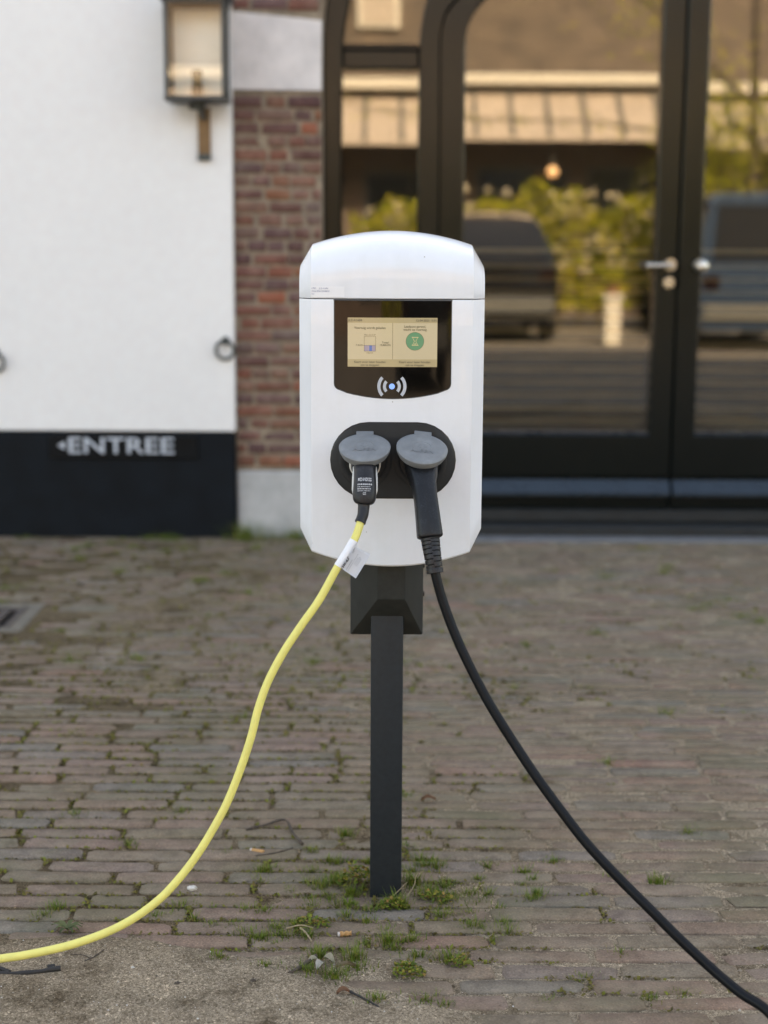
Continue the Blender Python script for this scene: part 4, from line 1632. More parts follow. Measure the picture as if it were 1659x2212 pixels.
plate(stadium(0.0146, 0.8112, 0.1054, 0.0646), (0.0146, 0.8112), 0.0012, 0.01, M['socketrim'], "socket_rim", st, rings=(0.3, 0.6, 0.85))
plate(stadium(0.0146, 0.8112, 0.1030, 0.0622), (0.0146, 0.8112), 0.0024, 0.012, M['socket'], "socket_plate", st, rings=(0.3, 0.6, 0.85))
for i, sx_ in enumerate((-0.0318, 0.0600)):
    yb = FY(sx_) - 0.0024
    bm = bmesh.new()
    lathe(bm, [(0.0445, 0.003), (0.0445, -0.0016), (0.0430, -0.0024), (0.0355, -0.0024), (0.0340, -0.0012), (0.0335, 0.0)], (sx_, yb, 0.8105), 'Y', 48, False)
    so = put("socket", bm, M['socket'], st, 40)
    bm = bmesh.new()
    lathe(bm, [(0.0338, -0.0004), (0.0300, -0.0003), (0.0296, 0.0015), (0.001, 0.0015)], (sx_, yb, 0.8105), 'Y', 40, False)
    put("socket_dark_disc", bm, M['hole'], so, 40)  # black disc painted as the shaded depth; no hole is cut
    # hinged cover, propped open on the plug
    slope = R(24) if i == 0 else R(27)
    roll = R(0.5) if i == 0 else R(-6.0)
    hz_ = 0.8570
    hy = FY(sx_) - 0.006
    mt = Matrix.Translation((sx_ - (0.0005 if i == 0 else -0.004), hy, hz_)) @ Matrix.Rotation(-roll, 4, 'Y') @ Matrix.Rotation(slope, 4, 'X')
    bm = bmesh.new()
    RL = 0.0425
    # in lid space: disc lies in XY, hinge at y=0, centre at y=-RL, slightly domed, rim turned down
    prof = [(0.0, 0.0040), (0.3, 0.0039), (0.6, 0.0034), (0.85, 0.0026), (0.96, 0.0017), (1.0, 0.0), (0.985, -0.0050), (0.90, -0.0125), (0.80, -0.0130), (0.76, -0.0035), (0.0, -0.0035)]
    n = 56
    rings = []
    for (s, z) in prof:
        if s == 0.0:
            rings.append([bm.verts.new((0, -RL, z))])
            continue
        ring = []
        for j in range(n):
            a = 2 * math.pi * j / n
            ring.append(bm.verts.new((RL * s * math.cos(a), -RL + RL * s * math.sin(a) * (1.0 if math.sin(a) < 0 else 0.96), z - 0.0022 * math.sin(a) ** 2 * s * (1 if math.sin(a) < 0 else 0))))
        rings.append(ring)
    for p, q in zip(rings, rings[1:]):
        if len(p) == 1:
            for j in range(n):
                bm.faces.new((p[0], q[j], q[(j + 1) % n]))
        elif len(q) == 1:
            for j in range(n):
                bm.faces.new((p[j], q[0], p[(j + 1) % n]))
        else:
            for j in range(n):
                bm.faces.new((p[j], q[j], q[(j + 1) % n], p[(j + 1) % n]))
    bm.transform(mt)
    lid = put("socket_cover", bm, M['lid'], st, 50)
    bm = bmesh.new()
    box(bm, -0.0145, 0.0145, -0.010, 0.004, -0.001, 0.0028, 0.001)
    bm.transform(mt)
    put("hinge_tab", bm, M['lid'], lid)
    # raised maker's mark on the cover
    bm = glyphs("ALFEN", 0.0118, 'CENTER', 0.0, 0.0002)
    for v in bm.verts:
        X, Yv, Z = v.co.x * 1.15, v.co.y * 1.0 - 0.0595, v.co.z
        rr2 = min(1, math.hypot(X, Yv + RL) / RL)
        v.co = Vector((X, Yv, 0.0039 - 0.0013 * rr2 ** 2 + Z + 0.0001 - 0.0022 * 0.25 * 0))
    bm.transform(mt)
    put("embossed_name", bm, M['lid'], lid, None)
    bm = bmesh.new()
    rings = []
    for k in range(30):
        a = -0.3 + 3.74 * k / 29
        c_ = Vector((0.0150 * math.cos(a), -0.0450 + 0.0150 * math.sin(a), 0.0037))
        dr_ = Vector((math.cos(a), math.sin(a), 0))
        rings.append([bm.verts.new(c_ + dr_ * 0.0006), bm.verts.new(c_ + Vector((0, 0, 0.0006))), bm.verts.new(c_ - dr_ * 0.0006)])
    for p, q in zip(rings, rings[1:]):
        for j in range(2):
            bm.faces.new((p[j], p[j + 1], q[j + 1], q[j]))
    for k in range(3):
        for s in (-1, 1):
            b0 = Vector((s * 0.001, -0.0475 + 0.0042 * k, 0.0036))
            b1 = Vector((s * (0.0075 - 0.001 * k), -0.0440 + 0.0036 * k, 0.0036))
            w_ = Vector((0, 0.0006, 0))
            u_ = Vector((0, 0, 0.0006))
            q1 = [bm.verts.new(b0 - w_), bm.verts.new(b1 - w_), bm.verts.new(b1 + u_), bm.verts.new(b0 + u_)]
            q2 = [q1[3], q1[2], bm.verts.new(b1 + w_), bm.verts.new(b0 + w_)]
            bm.faces.new(q1)
            bm.faces.new(q2)
    bm.transform(mt)
    put("embossed_emblem", bm, M['lid'], lid, 60)

# post and hood
bm = bmesh.new()
box(bm, -0.0222, 0.0353, -0.112, -0.0545, -0.03, 0.60, 0.003, 2)
put("post", bm, M['anthracite'], st)
bm = bmesh.new()
bx0, bx1, fx0, fx1 = -0.0595, 0.0708, -0.0108, 0.0375
zt, zb, zf = 0.668, 0.4755, 0.5625
pts = {'BLt': (bx0, -0.060, zt), 'BLb': (bx0, -0.060, zb), 'BRt': (bx1, -0.060, zt), 'BRb': (bx1, -0.060, zb),
       'FLt': (fx0, -0.156, zt), 'FLb': (fx0, -0.156, zf), 'FRt': (fx1, -0.156, zt), 'FRb': (fx1, -0.156, zf),
       'KLt': (bx0, -0.032, zt), 'KLb': (bx0, -0.032, zb), 'KRt': (bx1, -0.032, zt), 'KRb': (bx1, -0.032, zb)}
v = {k: bm.verts.new(p) for k, p in pts.items()}
for q in (('BLt', 'BLb', 'FLb', 'FLt'), ('FLt', 'FLb', 'FRb', 'FRt'), ('FRt', 'FRb', 'BRb', 'BRt'), ('FLb', 'BLb', 'BRb', 'FRb'),
          ('KLt', 'KLb', 'BLb', 'BLt'), ('BRt', 'BRb', 'KRb', 'KRt'), ('BLb', 'KLb', 'KRb', 'BRb'), ('KLt', 'KRt', 'KRb', 'KLb'),
          ('KLt', 'BLt', 'FLt', 'FRt', 'BRt', 'KRt')):
    bm.faces.new([v[k] for k in q])
bmesh.ops.recalc_face_normals(bm, faces=bm.faces)
bmesh.ops.bevel(bm, geom=list(bm.edges), offset=0.0022, segments=2, profile=0.5, affect='EDGES')
put("mounting_hood", bm, M['hood'], st, 30)
bm = bmesh.new()
for z in (0.548, 0.60):
    lathe(bm, [(0.0045, 0.0), (0.0045, 0.003), (0.002, 0.0036)], (bx1 - 0.0005, -0.045, z), 'X', 10)
put("screw", bm, M['castiron'], st)

# ------------------------------------------------------------------ yellow cable
yc = thing("charging_cable", "yellow charging cable with white tag plugged into the socket above the post", "cable", (-0.0318, -0.20, 0.81), "charging cables plugged into the station")
X1 = -0.0318
bm = bmesh.new()
lathe(bm, [(0.0255, 0.004), (0.0265, -0.010), (0.0262, -0.030), (0.0225, -0.034)], (X1, FY(X1) - 0.003, 0.8095), 'Y', 40)
put("plug_collar", bm, M['plugwhite'], yc)
bodyp = [(X1, -0.225, 0.8095), (X1, -0.248, 0.8085), (X1 + 0.0004, -0.270, 0.800), (X1 + 0.0006, -0.285, 0.786), (X1 + 0.0004, -0.293, 0.772), (X1 - 0.0002, -0.297, 0.7605), (X1 - 0.0008, -0.2985, 0.7525)]


def lerp_tab(u, tab):
    for (a, x), (b_, y_) in zip(tab, tab[1:]):
        if u <= b_:
            t_ = (u - a) / (b_ - a)
            return x + (y_ - x) * t_
    return tab[-1][1]


def superell(a, ex):
    c, s = math.cos(a), math.sin(a)
    return math.copysign(abs(c) ** ex, c), math.copysign(abs(s) ** ex, s)


def sec_plug(u, a):
    w = lerp_tab(u, [(0, 0.0185), (0.35, 0.0180), (0.6, 0.0190), (0.74, 0.0192), (0.84, 0.0183), (0.92, 0.0163), (0.97, 0.0135), (1.0, 0.0100)])
    d = lerp_tab(u, [(0, 0.0205), (0.35, 0.0180), (0.6, 0.0160), (0.8, 0.0155), (0.93, 0.0145), (0.98, 0.0118), (1.0, 0.009)])
    c, s = superell(a, 0.82)
    return w * c, d * s


def sec_plug_white(u, a):
    w = lerp_tab(u, [(0, 0.0195), (0.3, 0.0198), (0.5, 0.0208), (0.74, 0.0210), (0.86, 0.0192), (0.985, 0.0120), (1.0, 0.010)])
    d = 0.0052
    c, s = superell(a, 0.8)
    return w * c, d * s


bm = bmesh.new()
sweep(bm, bodyp, 0, 32, 44, (1, 0, 0), sec_plug)
put("plug_body", bm, M['plugsoft'], yc, 50)
bm = bmesh.new()
sweep(bm, bodyp[:-1], 0, 20, 36, (1, 0, 0), sec_plug_white)
put("plug_side_trim", bm, M['plugwhite'], yc, 50)
bm = bmesh.new()
lathe(bm, [(0.0225, 0.0), (0.0235, -0.008), (0.021, -0.018), (0.019, -0.022)], (X1, -0.2335, 0.8090), 'Y', 32)
put("plug_nose", bm, M['plugsoft'], yc)
# seam line down the front of the plug
path = catmull(bodyp, 30)
bm = bmesh.new()
prev = None
for k in range(5, 26):
    t_ = (path[k + 1] - path[k - 1]).normalized()
    out = Vector((0, t_.z, -t_.y))
    if out.y > 0:
        out = -out
    u = k / 29
    d = lerp_tab(u, [(0, 0.0205), (0.35, 0.0180), (0.6, 0.0160), (0.8, 0.0155), (0.93, 0.0145), (0.98, 0.0118), (1.0, 0.009)])
    c_ = path[k] + out * (d + 0.00015)
    cur = [bm.verts.new(c_ + Vector((-0.0003, 0, 0))), bm.verts.new(c_ + Vector((0.0003, 0, 0)))]
    if prev:
        bm.faces.new((prev[0], prev[1], cur[1], cur[0]))
    prev = cur
put("plug_seam", bm, M['hole'], yc)
# print on the plug
pc = catmull(bodyp, 101)
def plug_surf(u, x):
    k = int(u * 100)
    t_ = (pc[min(k + 1, 100)] - pc[max(k - 1, 0)]).normalized()
    out = Vector((0, t_.z, -t_.y))
    if out.y > 0:
        out = -out
    d = lerp_tab(u, [(0, 0.0205), (0.35, 0.0180), (0.6, 0.0160), (0.8, 0.0155), (0.93, 0.0145), (1.0, 0.009)])
    w = lerp_tab(u, [(0, 0.0185), (0.35, 0.0180), (0.6, 0.0192), (0.8, 0.0196), (0.93, 0.0180), (1.0, 0.0105)])
    q = min(1, abs(x) / w)
    return pc[k] + Vector((x, 0, 0)) + out * (d * (1 - q ** 2.8) ** (1 / 2.8) + 0.0004)


def plug_text(txt, z_, size, name="plug_print"):
    """print wrapped on the front of the grip; z_ is the u position"""
    bm = glyphs(txt, size, 'CENTER', 0.00012)
    for v_ in bm.verts:
        u = z_ - v_.co.y / 0.078
        v_.co = plug_surf(max(0.02, min(0.98, u)), v_.co.x)
    put(name, bm, M['plugprint'], yc, None)


plug_text("MENNEKES", 0.545, 0.0044)
plug_text("CE", 0.755, 0.0044)
bm = bmesh.new()
rt = random.Random(4)
for r_ in range(4):
    x = -0.0115
    while x < 0.0095:
        w = rt.uniform(0.0008, 0.0026)
        u0 = 0.575 + r_ * 0.035
        q = [bm.verts.new(plug_surf(u0, x)), bm.verts.new(plug_surf(u0, x + w)), bm.verts.new(plug_surf(u0 + 0.017, x + w)), bm.verts.new(plug_surf(u0 + 0.017, x))]
        bm.faces.new(q)
        x += w + rt.uniform(0.0004, 0.0011)
put("plug_small_print", bm, M['plugprint'], yc, None)
# strain relief and cable
ycab = [(-0.0341, -0.306, 0.7370), (-0.0475, -0.3240, 0.6995), (-0.0746, -0.3360, 0.6560), (-0.1024, -0.3464, 0.6065), (-0.1317, -0.3570, 0.5655), (-0.1594, -0.3674, 0.5242), (-0.1826, -0.3768, 0.4810),
        (-0.1984, -0.3863, 0.4379), (-0.2091, -0.3958, 0.3949), (-0.2257, -0.4053, 0.3443), (-0.2475, -0.4147, 0.2898), (-0.2728, -0.4242, 0.2430), (-0.2980, -0.4337, 0.2041),
        (-0.3231, -0.4432, 0.1730), (-0.3516, -0.4526, 0.1444), (-0.3909, -0.4621, 0.1166), (-0.4336, -0.4716, 0.0967), (-0.4905, -0.4811, 0.0792), (-0.5541, -0.4905, 0.0679), (-0.5953, -0.5, 0.0654),
        (-0.70, -0.52, 0.058), (-0.90, -0.60, 0.030), (-1.2, -0.80, 0.010), (-1.7, -1.2, 0.006), (-2.3, -2.2, 0.006)]
bm = bmesh.new()
sweep(bm, [(X1 - 0.0005, -0.2980, 0.7575), (X1 - 0.0010, -0.3005, 0.7480), ycab[0], (-0.0385, -0.3115, 0.7255)], lambda u: 0.0100 - 0.0015 * u if u < 0.93 else 0.0090, 24, 30)
put("strain_relief", bm, M['plugsoft'], yc, 40)
bm = bmesh.new()
sweep(bm, ycab, 0.0065, 20, 260)
put("cable_sheath", bm, M['yellow'], yc, 60)
# white tag: sleeve round the cable with a flag
seg = catmull(ycab, 260)


def near_z(z):
    return min(range(len(seg)), key=lambda k: abs(seg[k].z - z) + (0 if k < 120 else 9))


k0, k1 = near_z(0.697), near_z(0.6605)
bm = bmesh.new()
sweep(bm, [seg[k0], seg[(k0 + k1) // 2], seg[k1]], 0.0071, 24, 12, cap=False)
slv = put("tag_sleeve", bm, M['tagwhite'], yc, 60)
ax = (seg[k1] - seg[k0])
L_ = ax.length
ax.normalize()
# flag starts on the cable front and reaches right-down, a little bent
fn = Vector((0, -1, 0))
sd = fn.cross(ax).normalized()
if sd.x < 0:
    sd = -sd
nrm = ax.cross(sd).normalized()
if nrm.y > 0:
    nrm = -nrm


def flag(s, w):
    """s along the sleeve 0..1 from the top end, w away from the cable 0..1"""
    tap = (0.16 + 0.84 * s) if w > 0.12 else s * 0.9 + 0.06
    p0 = seg[k0].lerp(seg[k1], tap) + sd * (0.0035 + 0.0305 * w) + nrm * (0.0062 * (1 - w) ** 2 + 0.0012 + 0.004 * w * w)
    return p0 - ax * 0.0035 * w * (1 - s) + ax * 0.0015 * s * w


bm = bmesh.new()
ns, nw = 10, 12
G = [[bm.verts.new(flag(i / ns, j / nw)) for j in range(nw + 1)] for i in range(ns + 1)]
for i in range(ns):
    for j in range(nw):
        bm.faces.new((G[i][j], G[i + 1][j], G[i + 1][j + 1], G[i][j + 1]))
bmesh.ops.solidify(bm, geom=bm.faces[:], thickness=0.0003)
fl = put("tag_flag", bm, M['tagwhite'], yc, 60)


def tag_text(txt, s0, w0, size, mat, bold=0.0):
    """text runs up the cable direction"""
    bm = glyphs(txt, size, 'LEFT', bold)
    for v_ in bm.verts:
        s = s0 - v_.co.x / L_
        w = w0 - v_.co.y / 0.0305
        v_.co = flag(s, w) + nrm * 0.0006
    put("tag_print", bm, mat, fl, None)


tag_text("VW AG", 0.97, 0.17, 0.0062, M['tagink'], 0.00018)
tag_text("050", 0.28, 0.20, 0.0050, M['pipe_mark'])
bm = bmesh.new()
for (w0, s0, s1) in ((0.31, 0.94, 0.50), (0.42, 0.93, 0.22), (0.52, 0.62, 0.34), (0.60, 0.62, 0.30), (0.68, 0.62, 0.34)):
    s = s0
    while s > s1:
        d = rt.uniform(0.012, 0.05)
        h = 0.045 if w0 < 0.35 else 0.028
        q = [flag(s, w0) + nrm * 0.0006, flag(s - d, w0) + nrm * 0.0006, flag(s - d, w0 + h) + nrm * 0.0006, flag(s, w0 + h) + nrm * 0.0006]
        bm.faces.new([bm.verts.new(p) for p in q])
        s -= d + rt.uniform(0.008, 0.02)
put("tag_small_print", bm, M['pipe_mark'], fl, None)
# ink print along the cable
bm = bmesh.new()
k = 0
for kk in range(4, near_z(0.703)):
    if kk % 3 == 0:
        continue
    p, q = seg[kk], seg[kk].lerp(seg[kk + 1], 0.6)
    off = Vector((-0.0022, -0.0064, 0.0))
    bm.faces.new([bm.verts.new(p + off), bm.verts.new(q + off), bm.verts.new(q + off + Vector((0.0012, 0, 0.0004))), bm.verts.new(p + off + Vector((0.0012, 0, 0.0004)))])
put("cable_print", bm, plain("faint_olive_ink", (0.42, 0.36, 0.10), 0.5, 0.1), yc, None)

# ------------------------------------------------------------------ black cable
bc = thing("charging_cable", "black charging cable with a long handle plugged into the socket right of the yellow plug", "cable", (0.060, -0.20, 0.81), "charging cables plugged into the station")
X2 = 0.0600
bm = bmesh.new()
lathe(bm, [(0.0285, 0.004), (0.0285, -0.010), (0.0265, -0.022), (0.021, -0.032)], (X2 + 0.0015, FY(X2) - 0.003, 0.8095), 'Y', 40)
put("plug_collar", bm, M['plugblack'], bc)
hp = [(X2 + 0.001, -0.222, 0.8050), (X2 + 0.0025, -0.245, 0.7995), (0.0640, -0.263, 0.7875), (0.0662, -0.277, 0.7710), (0.0685, -0.289, 0.7520), (0.0708, -0.299, 0.7325), (0.0730, -0.307, 0.7135), (0.0745, -0.311, 0.7005)]


def sec_h(u, a):
    w = lerp_tab(u, [(0, 0.0265), (0.18, 0.0250), (0.34, 0.0200), (0.5, 0.0190), (0.75, 0.0198), (0.90, 0.0207), (0.965, 0.0207), (0.99, 0.0192), (1.0, 0.0165)])
    d = lerp_tab(u, [(0, 0.0215), (0.18, 0.0195), (0.34, 0.0180), (0.5, 0.0178), (0.9, 0.0185), (0.965, 0.0185), (0.99, 0.0170), (1.0, 0.0145)])
    c, s = superell(a, 0.55)
    # flattened sides with a shallow ridge down the middle
    r = 1.0 + 0.05 * math.exp(-((a - math.pi / 2) / 0.22) ** 2) + 0.05 * math.exp(-((a - 3 * math.pi / 2) / 0.22) ** 2)
    return w * c, d * s * r


bm = bmesh.new()
sweep(bm, hp, 0, 44, 64, (1, 0, 0), sec_h)
put("plug_handle", bm, M['plugblack'], bc, 50)
path = catmull(hp, 60)
bm = bmesh.new()
prev = None
for k in range(14, 58):
    t_ = (path[k + 1] - path[k - 1]).normalized()
    out = Vector((0, t_.z, -t_.y))
    if out.y > 0:
        out = -out
    u = k / 59
    d = lerp_tab(u, [(0, 0.0215), (0.18, 0.0195), (0.34, 0.0180), (0.5, 0.0178), (0.9, 0.0185), (0.965, 0.0185), (0.99, 0.0170), (1.0, 0.0145)]) * 1.05
    c_ = path[k] + out * (d + 0.0002)
    cur = [bm.verts.new(c_ + Vector((-0.00035, 0, 0))), bm.verts.new(c_ + Vector((0.00035, 0, 0)))]
    if prev:
        bm.faces.new((prev[0], prev[1], cur[1], cur[0]))
    prev = cur
put("plug_seam", bm, M['hole'], bc)
bm = bmesh.new()
lathe(bm, [(0.0028, -0.0004), (0.0034, -0.0012), (0.0014, -0.0012)], (0.0570, -0.3165, 0.7190), 'Y', 16)
put("screw_hole", bm, M['hole'], bc)
bcab = [(0.0826, -0.330, 0.6473)]
import math as _m
_blk = [(0.0953, 0.6028), (0.1163, 0.5486), (0.1424, 0.4945), (0.1722, 0.4405), (0.2094, 0.3828), (0.2464, 0.3291), (0.2871, 0.2754), (0.3276, 0.2258), (0.3754, 0.1763), (0.4229, 0.1309), (0.4741, 0.0817), (0.5250, 0.0366), (0.5678, 0.0034), (0.6094, -0.0218)]
for i, (x, z) in enumerate(_blk):
    t_ = (i + 1) / 14
    y0 = -0.33 - 0.16 * t_
    y1 = -0.33 - 0.30 * t_ ** 1.4
    k = (y1 + 2.70) / (y0 + 2.70)
    bcab.append((x * k, y1, 1.157 + (z - 1.157) * k))
bcab += [(0.608, -0.672, 0.016), (0.68, -0.74, 0.008), (0.90, -0.95, 0.008), (1.3, -1.4, 0.008), (1.6, -2.3, 0.008)]
NR = 96


def sec_relief(u, a):
    r = 0.0158 - 0.0030 * u
    if u > 0.90:
        r = 0.0136
    if 0.05 < u < 0.90:
        ph = ((u - 0.05) / 0.85 * 7.0 + (0.5 if math.cos(a) > 0 else 0.0)) % 1.0
        if 0.12 < ph < 0.30 and abs(math.cos(a)) > 0.14:
            r -= 0.0030
    c, s = superell(a, 0.85)
    return r * c, r * 0.95 * s


bm = bmesh.new()
sweep(bm, [(0.0742, -0.3105, 0.7040), (0.0762, -0.316, 0.6890), (0.0793, -0.324, 0.6690), bcab[0]], 0, 36, NR, (1, 0, 0), sec_relief)
put("strain_relief", bm, M['plugsoft'], bc, 35)
bm = bmesh.new()
sweep(bm, [(0.0790, -0.3265, 0.664)] + bcab, 0.0078, 20, 220)
put("cable_sheath", bm, M['blackcable'], bc, 60)

# ------------------------------------------------------------------ plants and litter on the ground
rg = np.random.RandomState(17)


def blades(centers, n_each, h, spread, width, lean=0.6):
    n_each = [n * 1.5 for n in n_each]
    h = [q * 1.25 for q in h]
    spread = [q * 1.15 for q in spread]
    """arrays of bent grass blades, three segments each"""
    V_, F_ = [], []
    base = 0
    for (cx, cy), hh, sp, n in zip(centers, h, spread, n_each):
        for _ in range(int(n)):
            r = abs(rg.normal(0, 0.5)) * sp
            a = rg.uniform(0, 2 * math.pi)
            x0, y0 = cx + r * math.cos(a), cy + r * 0.7 * math.sin(a)
            z0 = float(ground_h(np.array(x0), np.array(y0))) - 0.001
            L = hh * rg.uniform(0.45, 1.15)
            da = a + rg.normal(0, 0.7)
            ln = lean * rg.uniform(0.3, 1.3)
            w = width * rg.uniform(0.6, 1.3)
            px, py = -math.sin(da) * w, math.cos(da) * w
            prev = None
            for k in range(4):
                t = k / 3
                ox = L * ln * t * t * math.cos(da)
                oy = L * ln * t * t * math.sin(da)
                oz = L * t * (1 - 0.35 * ln * t)
                ww = 1 - t * 0.95
                V_.append((x0 + ox - px * ww, y0 + oy - py * ww, z0 + oz))
                V_.append((x0 + ox + px * ww, y0 + oy + py * ww, z0 + oz))
            for k in range(3):
                F_.append((base + 2 * k, base + 2 * k + 1, base + 2 * k + 3, base + 2 * k + 2))
            base += 8
    return V_, F_


tufts = [  # x, y, blades, height, spread
    (-0.180, -0.249, 90, 0.016, 0.030), (-0.150, -0.235, 90, 0.014, 0.030), (-0.205, -0.285, 120, 0.015, 0.035), (-0.165, -0.275, 90, 0.013, 0.03), (-0.235, -0.262, 70, 0.012, 0.03),
    (0.012, -0.300, 90, 0.024, 0.020), (0.052, -0.293, 50, 0.018, 0.018), (-0.030, -0.305, 40, 0.014, 0.02), (-0.105, -0.360, 80, 0.022, 0.024), (-0.045, -0.368, 90, 0.024, 0.030),
    (-0.120, -0.415, 60, 0.014, 0.035), (-0.075, -0.425, 90, 0.016, 0.035), (-0.040, -0.40, 60, 0.012, 0.03), (0.115, -0.362, 70, 0.018, 0.03), (0.06, -0.352, 60, 0.016, 0.03),
    (-0.110, -0.080, 80, 0.022, 0.030), (-0.088, -0.060, 80, 0.024, 0.026), (-0.055, -0.105, 70, 0.024, 0.024), (0.060, -0.055, 80, 0.026, 0.028), (0.085, -0.105, 80, 0.020, 0.030),
    (0.030, -0.148, 90, 0.024, 0.024), (0.000, -0.150, 40, 0.014, 0.02), (0.115, -0.065, 60, 0.016, 0.028), (0.135, -0.125, 50, 0.014, 0.025), (-0.03, -0.175, 50, 0.012, 0.03),
    (0.155, -0.235, 70, 0.015, 0.028), (0.120, -0.190, 50, 0.012, 0.025), (0.075, 0.055, 60, 0.016, 0.030), (0.105, 0.020, 60, 0.018, 0.030), (0.05, 0.12, 40, 0.014, 0.03),
    (-0.075, 0.175, 60, 0.020, 0.022), (-0.10, 0.045, 50, 0.014, 0.03), (-0.135, 0.0, 50, 0.014, 0.025), (-0.225, 0.0, 60, 0.016, 0.025), (-0.210, -0.18, 60, 0.015, 0.025),
    (0.283, -0.100, 70, 0.016, 0.028), (0.270, -0.125, 40, 0.014, 0.02), (0.513, -0.045, 60, 0.020, 0.024), (0.44, -0.02, 30, 0.012, 0.02), (0.33, 0.05, 40, 0.012, 0.025),
    (0.20, 0.03, 50, 0.012, 0.03), (0.19, -0.29, 40, 0.010, 0.025), (-0.36, -0.155, 50, 0.014, 0.03), (-0.40, -0.20, 50, 0.012, 0.03), (-0.58, -0.17, 60, 0.016, 0.03), (-0.595, -0.20, 40, 0.014, 0.02),
    (-0.27, -0.36, 40, 0.010, 0.03), (-0.19, -0.395, 30, 0.010, 0.02), (0.26, -0.50, 40, 0.009, 0.03), (0.33, -0.42, 40, 0.009, 0.03), (0.07, -0.50, 60, 0.011, 0.035), (-0.01, -0.505, 50, 0.011, 0.03),
    (0.10, -0.515, 40, 0.010, 0.02), (0.48, -0.47, 40, 0.009, 0.02), (0.42, -0.49, 50, 0.009, 0.03), (0.40, -0.335, 40, 0.010, 0.03), (-0.30, 0.08, 40, 0.012, 0.03), (-0.42, 0.30, 40, 0.014, 0.03),
    (-0.64, 0.28, 40, 0.016, 0.03), (-0.50, 0.12, 40, 0.012, 0.03), (0.62, 0.20, 40, 0.014, 0.03), (0.52, 0.62, 50, 0.016, 0.04), (-0.35, 0.95, 40, 0.016, 0.04), (0.35, 1.2, 50, 0.018, 0.05),
    (-0.20, 1.45, 50, 0.02, 0.05), (0.72, 1.0, 50, 0.018, 0.05), (-0.75, 0.8, 40, 0.016, 0.04), (0.05, 0.40, 30, 0.012, 0.03)]
for k in range(60):
    a_, r_ = rg.uniform(0, 2 * math.pi), 0.06 + 0.26 * rg.rand()
    tufts.append((0.0 + 1.15 * r_ * math.cos(a_) - 0.02, -0.10 + 0.72 * r_ * math.sin(a_), rg.randint(20, 60), rg.uniform(0.008, 0.018), rg.uniform(0.014, 0.03)))
for k in range(40):
    tufts.append((rg.uniform(-1.6, 1.8), rg.uniform(1.4, 3.25), 50, rg.uniform(0.014, 0.026), rg.uniform(0.03, 0.07)))
for k in range(12):
    tufts.append((rg.uniform(-1.6, -0.25), rg.uniform(3.05, 3.33), 60, rg.uniform(0.015, 0.03), rg.uniform(0.04, 0.09)))
tufts.append((-0.56, 3.31, 220, 0.075, 0.11))
tufts.append((-0.36, 3.33, 160, 0.05, 0.10))
Vb, Fb = blades([(a, b_) for a, b_, *_ in tufts], [t_[2] for t_ in tufts], [t_[3] for t_ in tufts], [t_[4] for t_ in tufts], 0.0010)
o = put_arrays("grass", Vb, Fb, M['grass'])
tag(o, kind='stuff', label="short green grass tufts growing out of the paving joints")

# moss along the joints
mv, mf = [], []
base = 0
for i, (cx, cy, w, d) in enumerate(pav):
    if not (-1.8 < cx < 1.8 and -0.8 < cy):
        continue
    nearf = max(0.25, 1 - max(0, cy) / 2.5)
    for k in range(int(85 * nearf)):
        e = rg.rand()
        if e < 0.72:
            x = cx + rg.uniform(-0.5, 0.5) * w
            y = cy - d / 2 - 0.004 + rg.normal(0, 0.0030)
        else:
            x = cx - w / 2 - 0.004 + rg.normal(0, 0.0035)
            y = cy + rg.uniform(-0.5, 0.5) * d
        nz = mnoise.noise(Vector((x * 5.5, y * 5.5, 3.3))) + 0.6 * mnoise.noise(Vector((x * 17, y * 17, 1.3)))
        nz -= 0.10 + 0.55 * max(0, min(1, (x - 0.0) / 0.6)) * (1 if y < 1.0 else 0.5)
        nz += 0.30 * 1.6 * math.exp(-((x - 0.0) ** 2 + (y + 0.1) ** 2) / 0.09) + (0.30 if x < 0.05 else 0.08)
        sm = float(sand_mask(np.array(x), np.array(y)))
        if nz < 0.02 or sm > 0.5:
            continue
        s = rg.uniform(0.0016, 0.0038) * min(1.4, 1 / math.sqrt(nearf))
        z = float(ground_h(np.array(x), np.array(y))) + rg.uniform(0.001, 0.006)
        a = rg.uniform(0, 6.28)
        ca, sa = math.cos(a) * s, math.sin(a) * s
        t1, t2 = rg.normal(0, 0.5) * s, rg.normal(0, 0.5) * s
        mv += [(x - ca, y - sa, z - t1), (x + sa, y - ca, z - t2), (x + ca, y + sa, z + t1), (x - sa, y + ca, z + t2)]
        mf.append((base, base + 1, base + 2, base + 3))
        base += 4
o = put_arrays("moss", mv, mf, M['moss'])
tag(o, kind='stuff', label="olive and brown moss in the joints between the pavers")

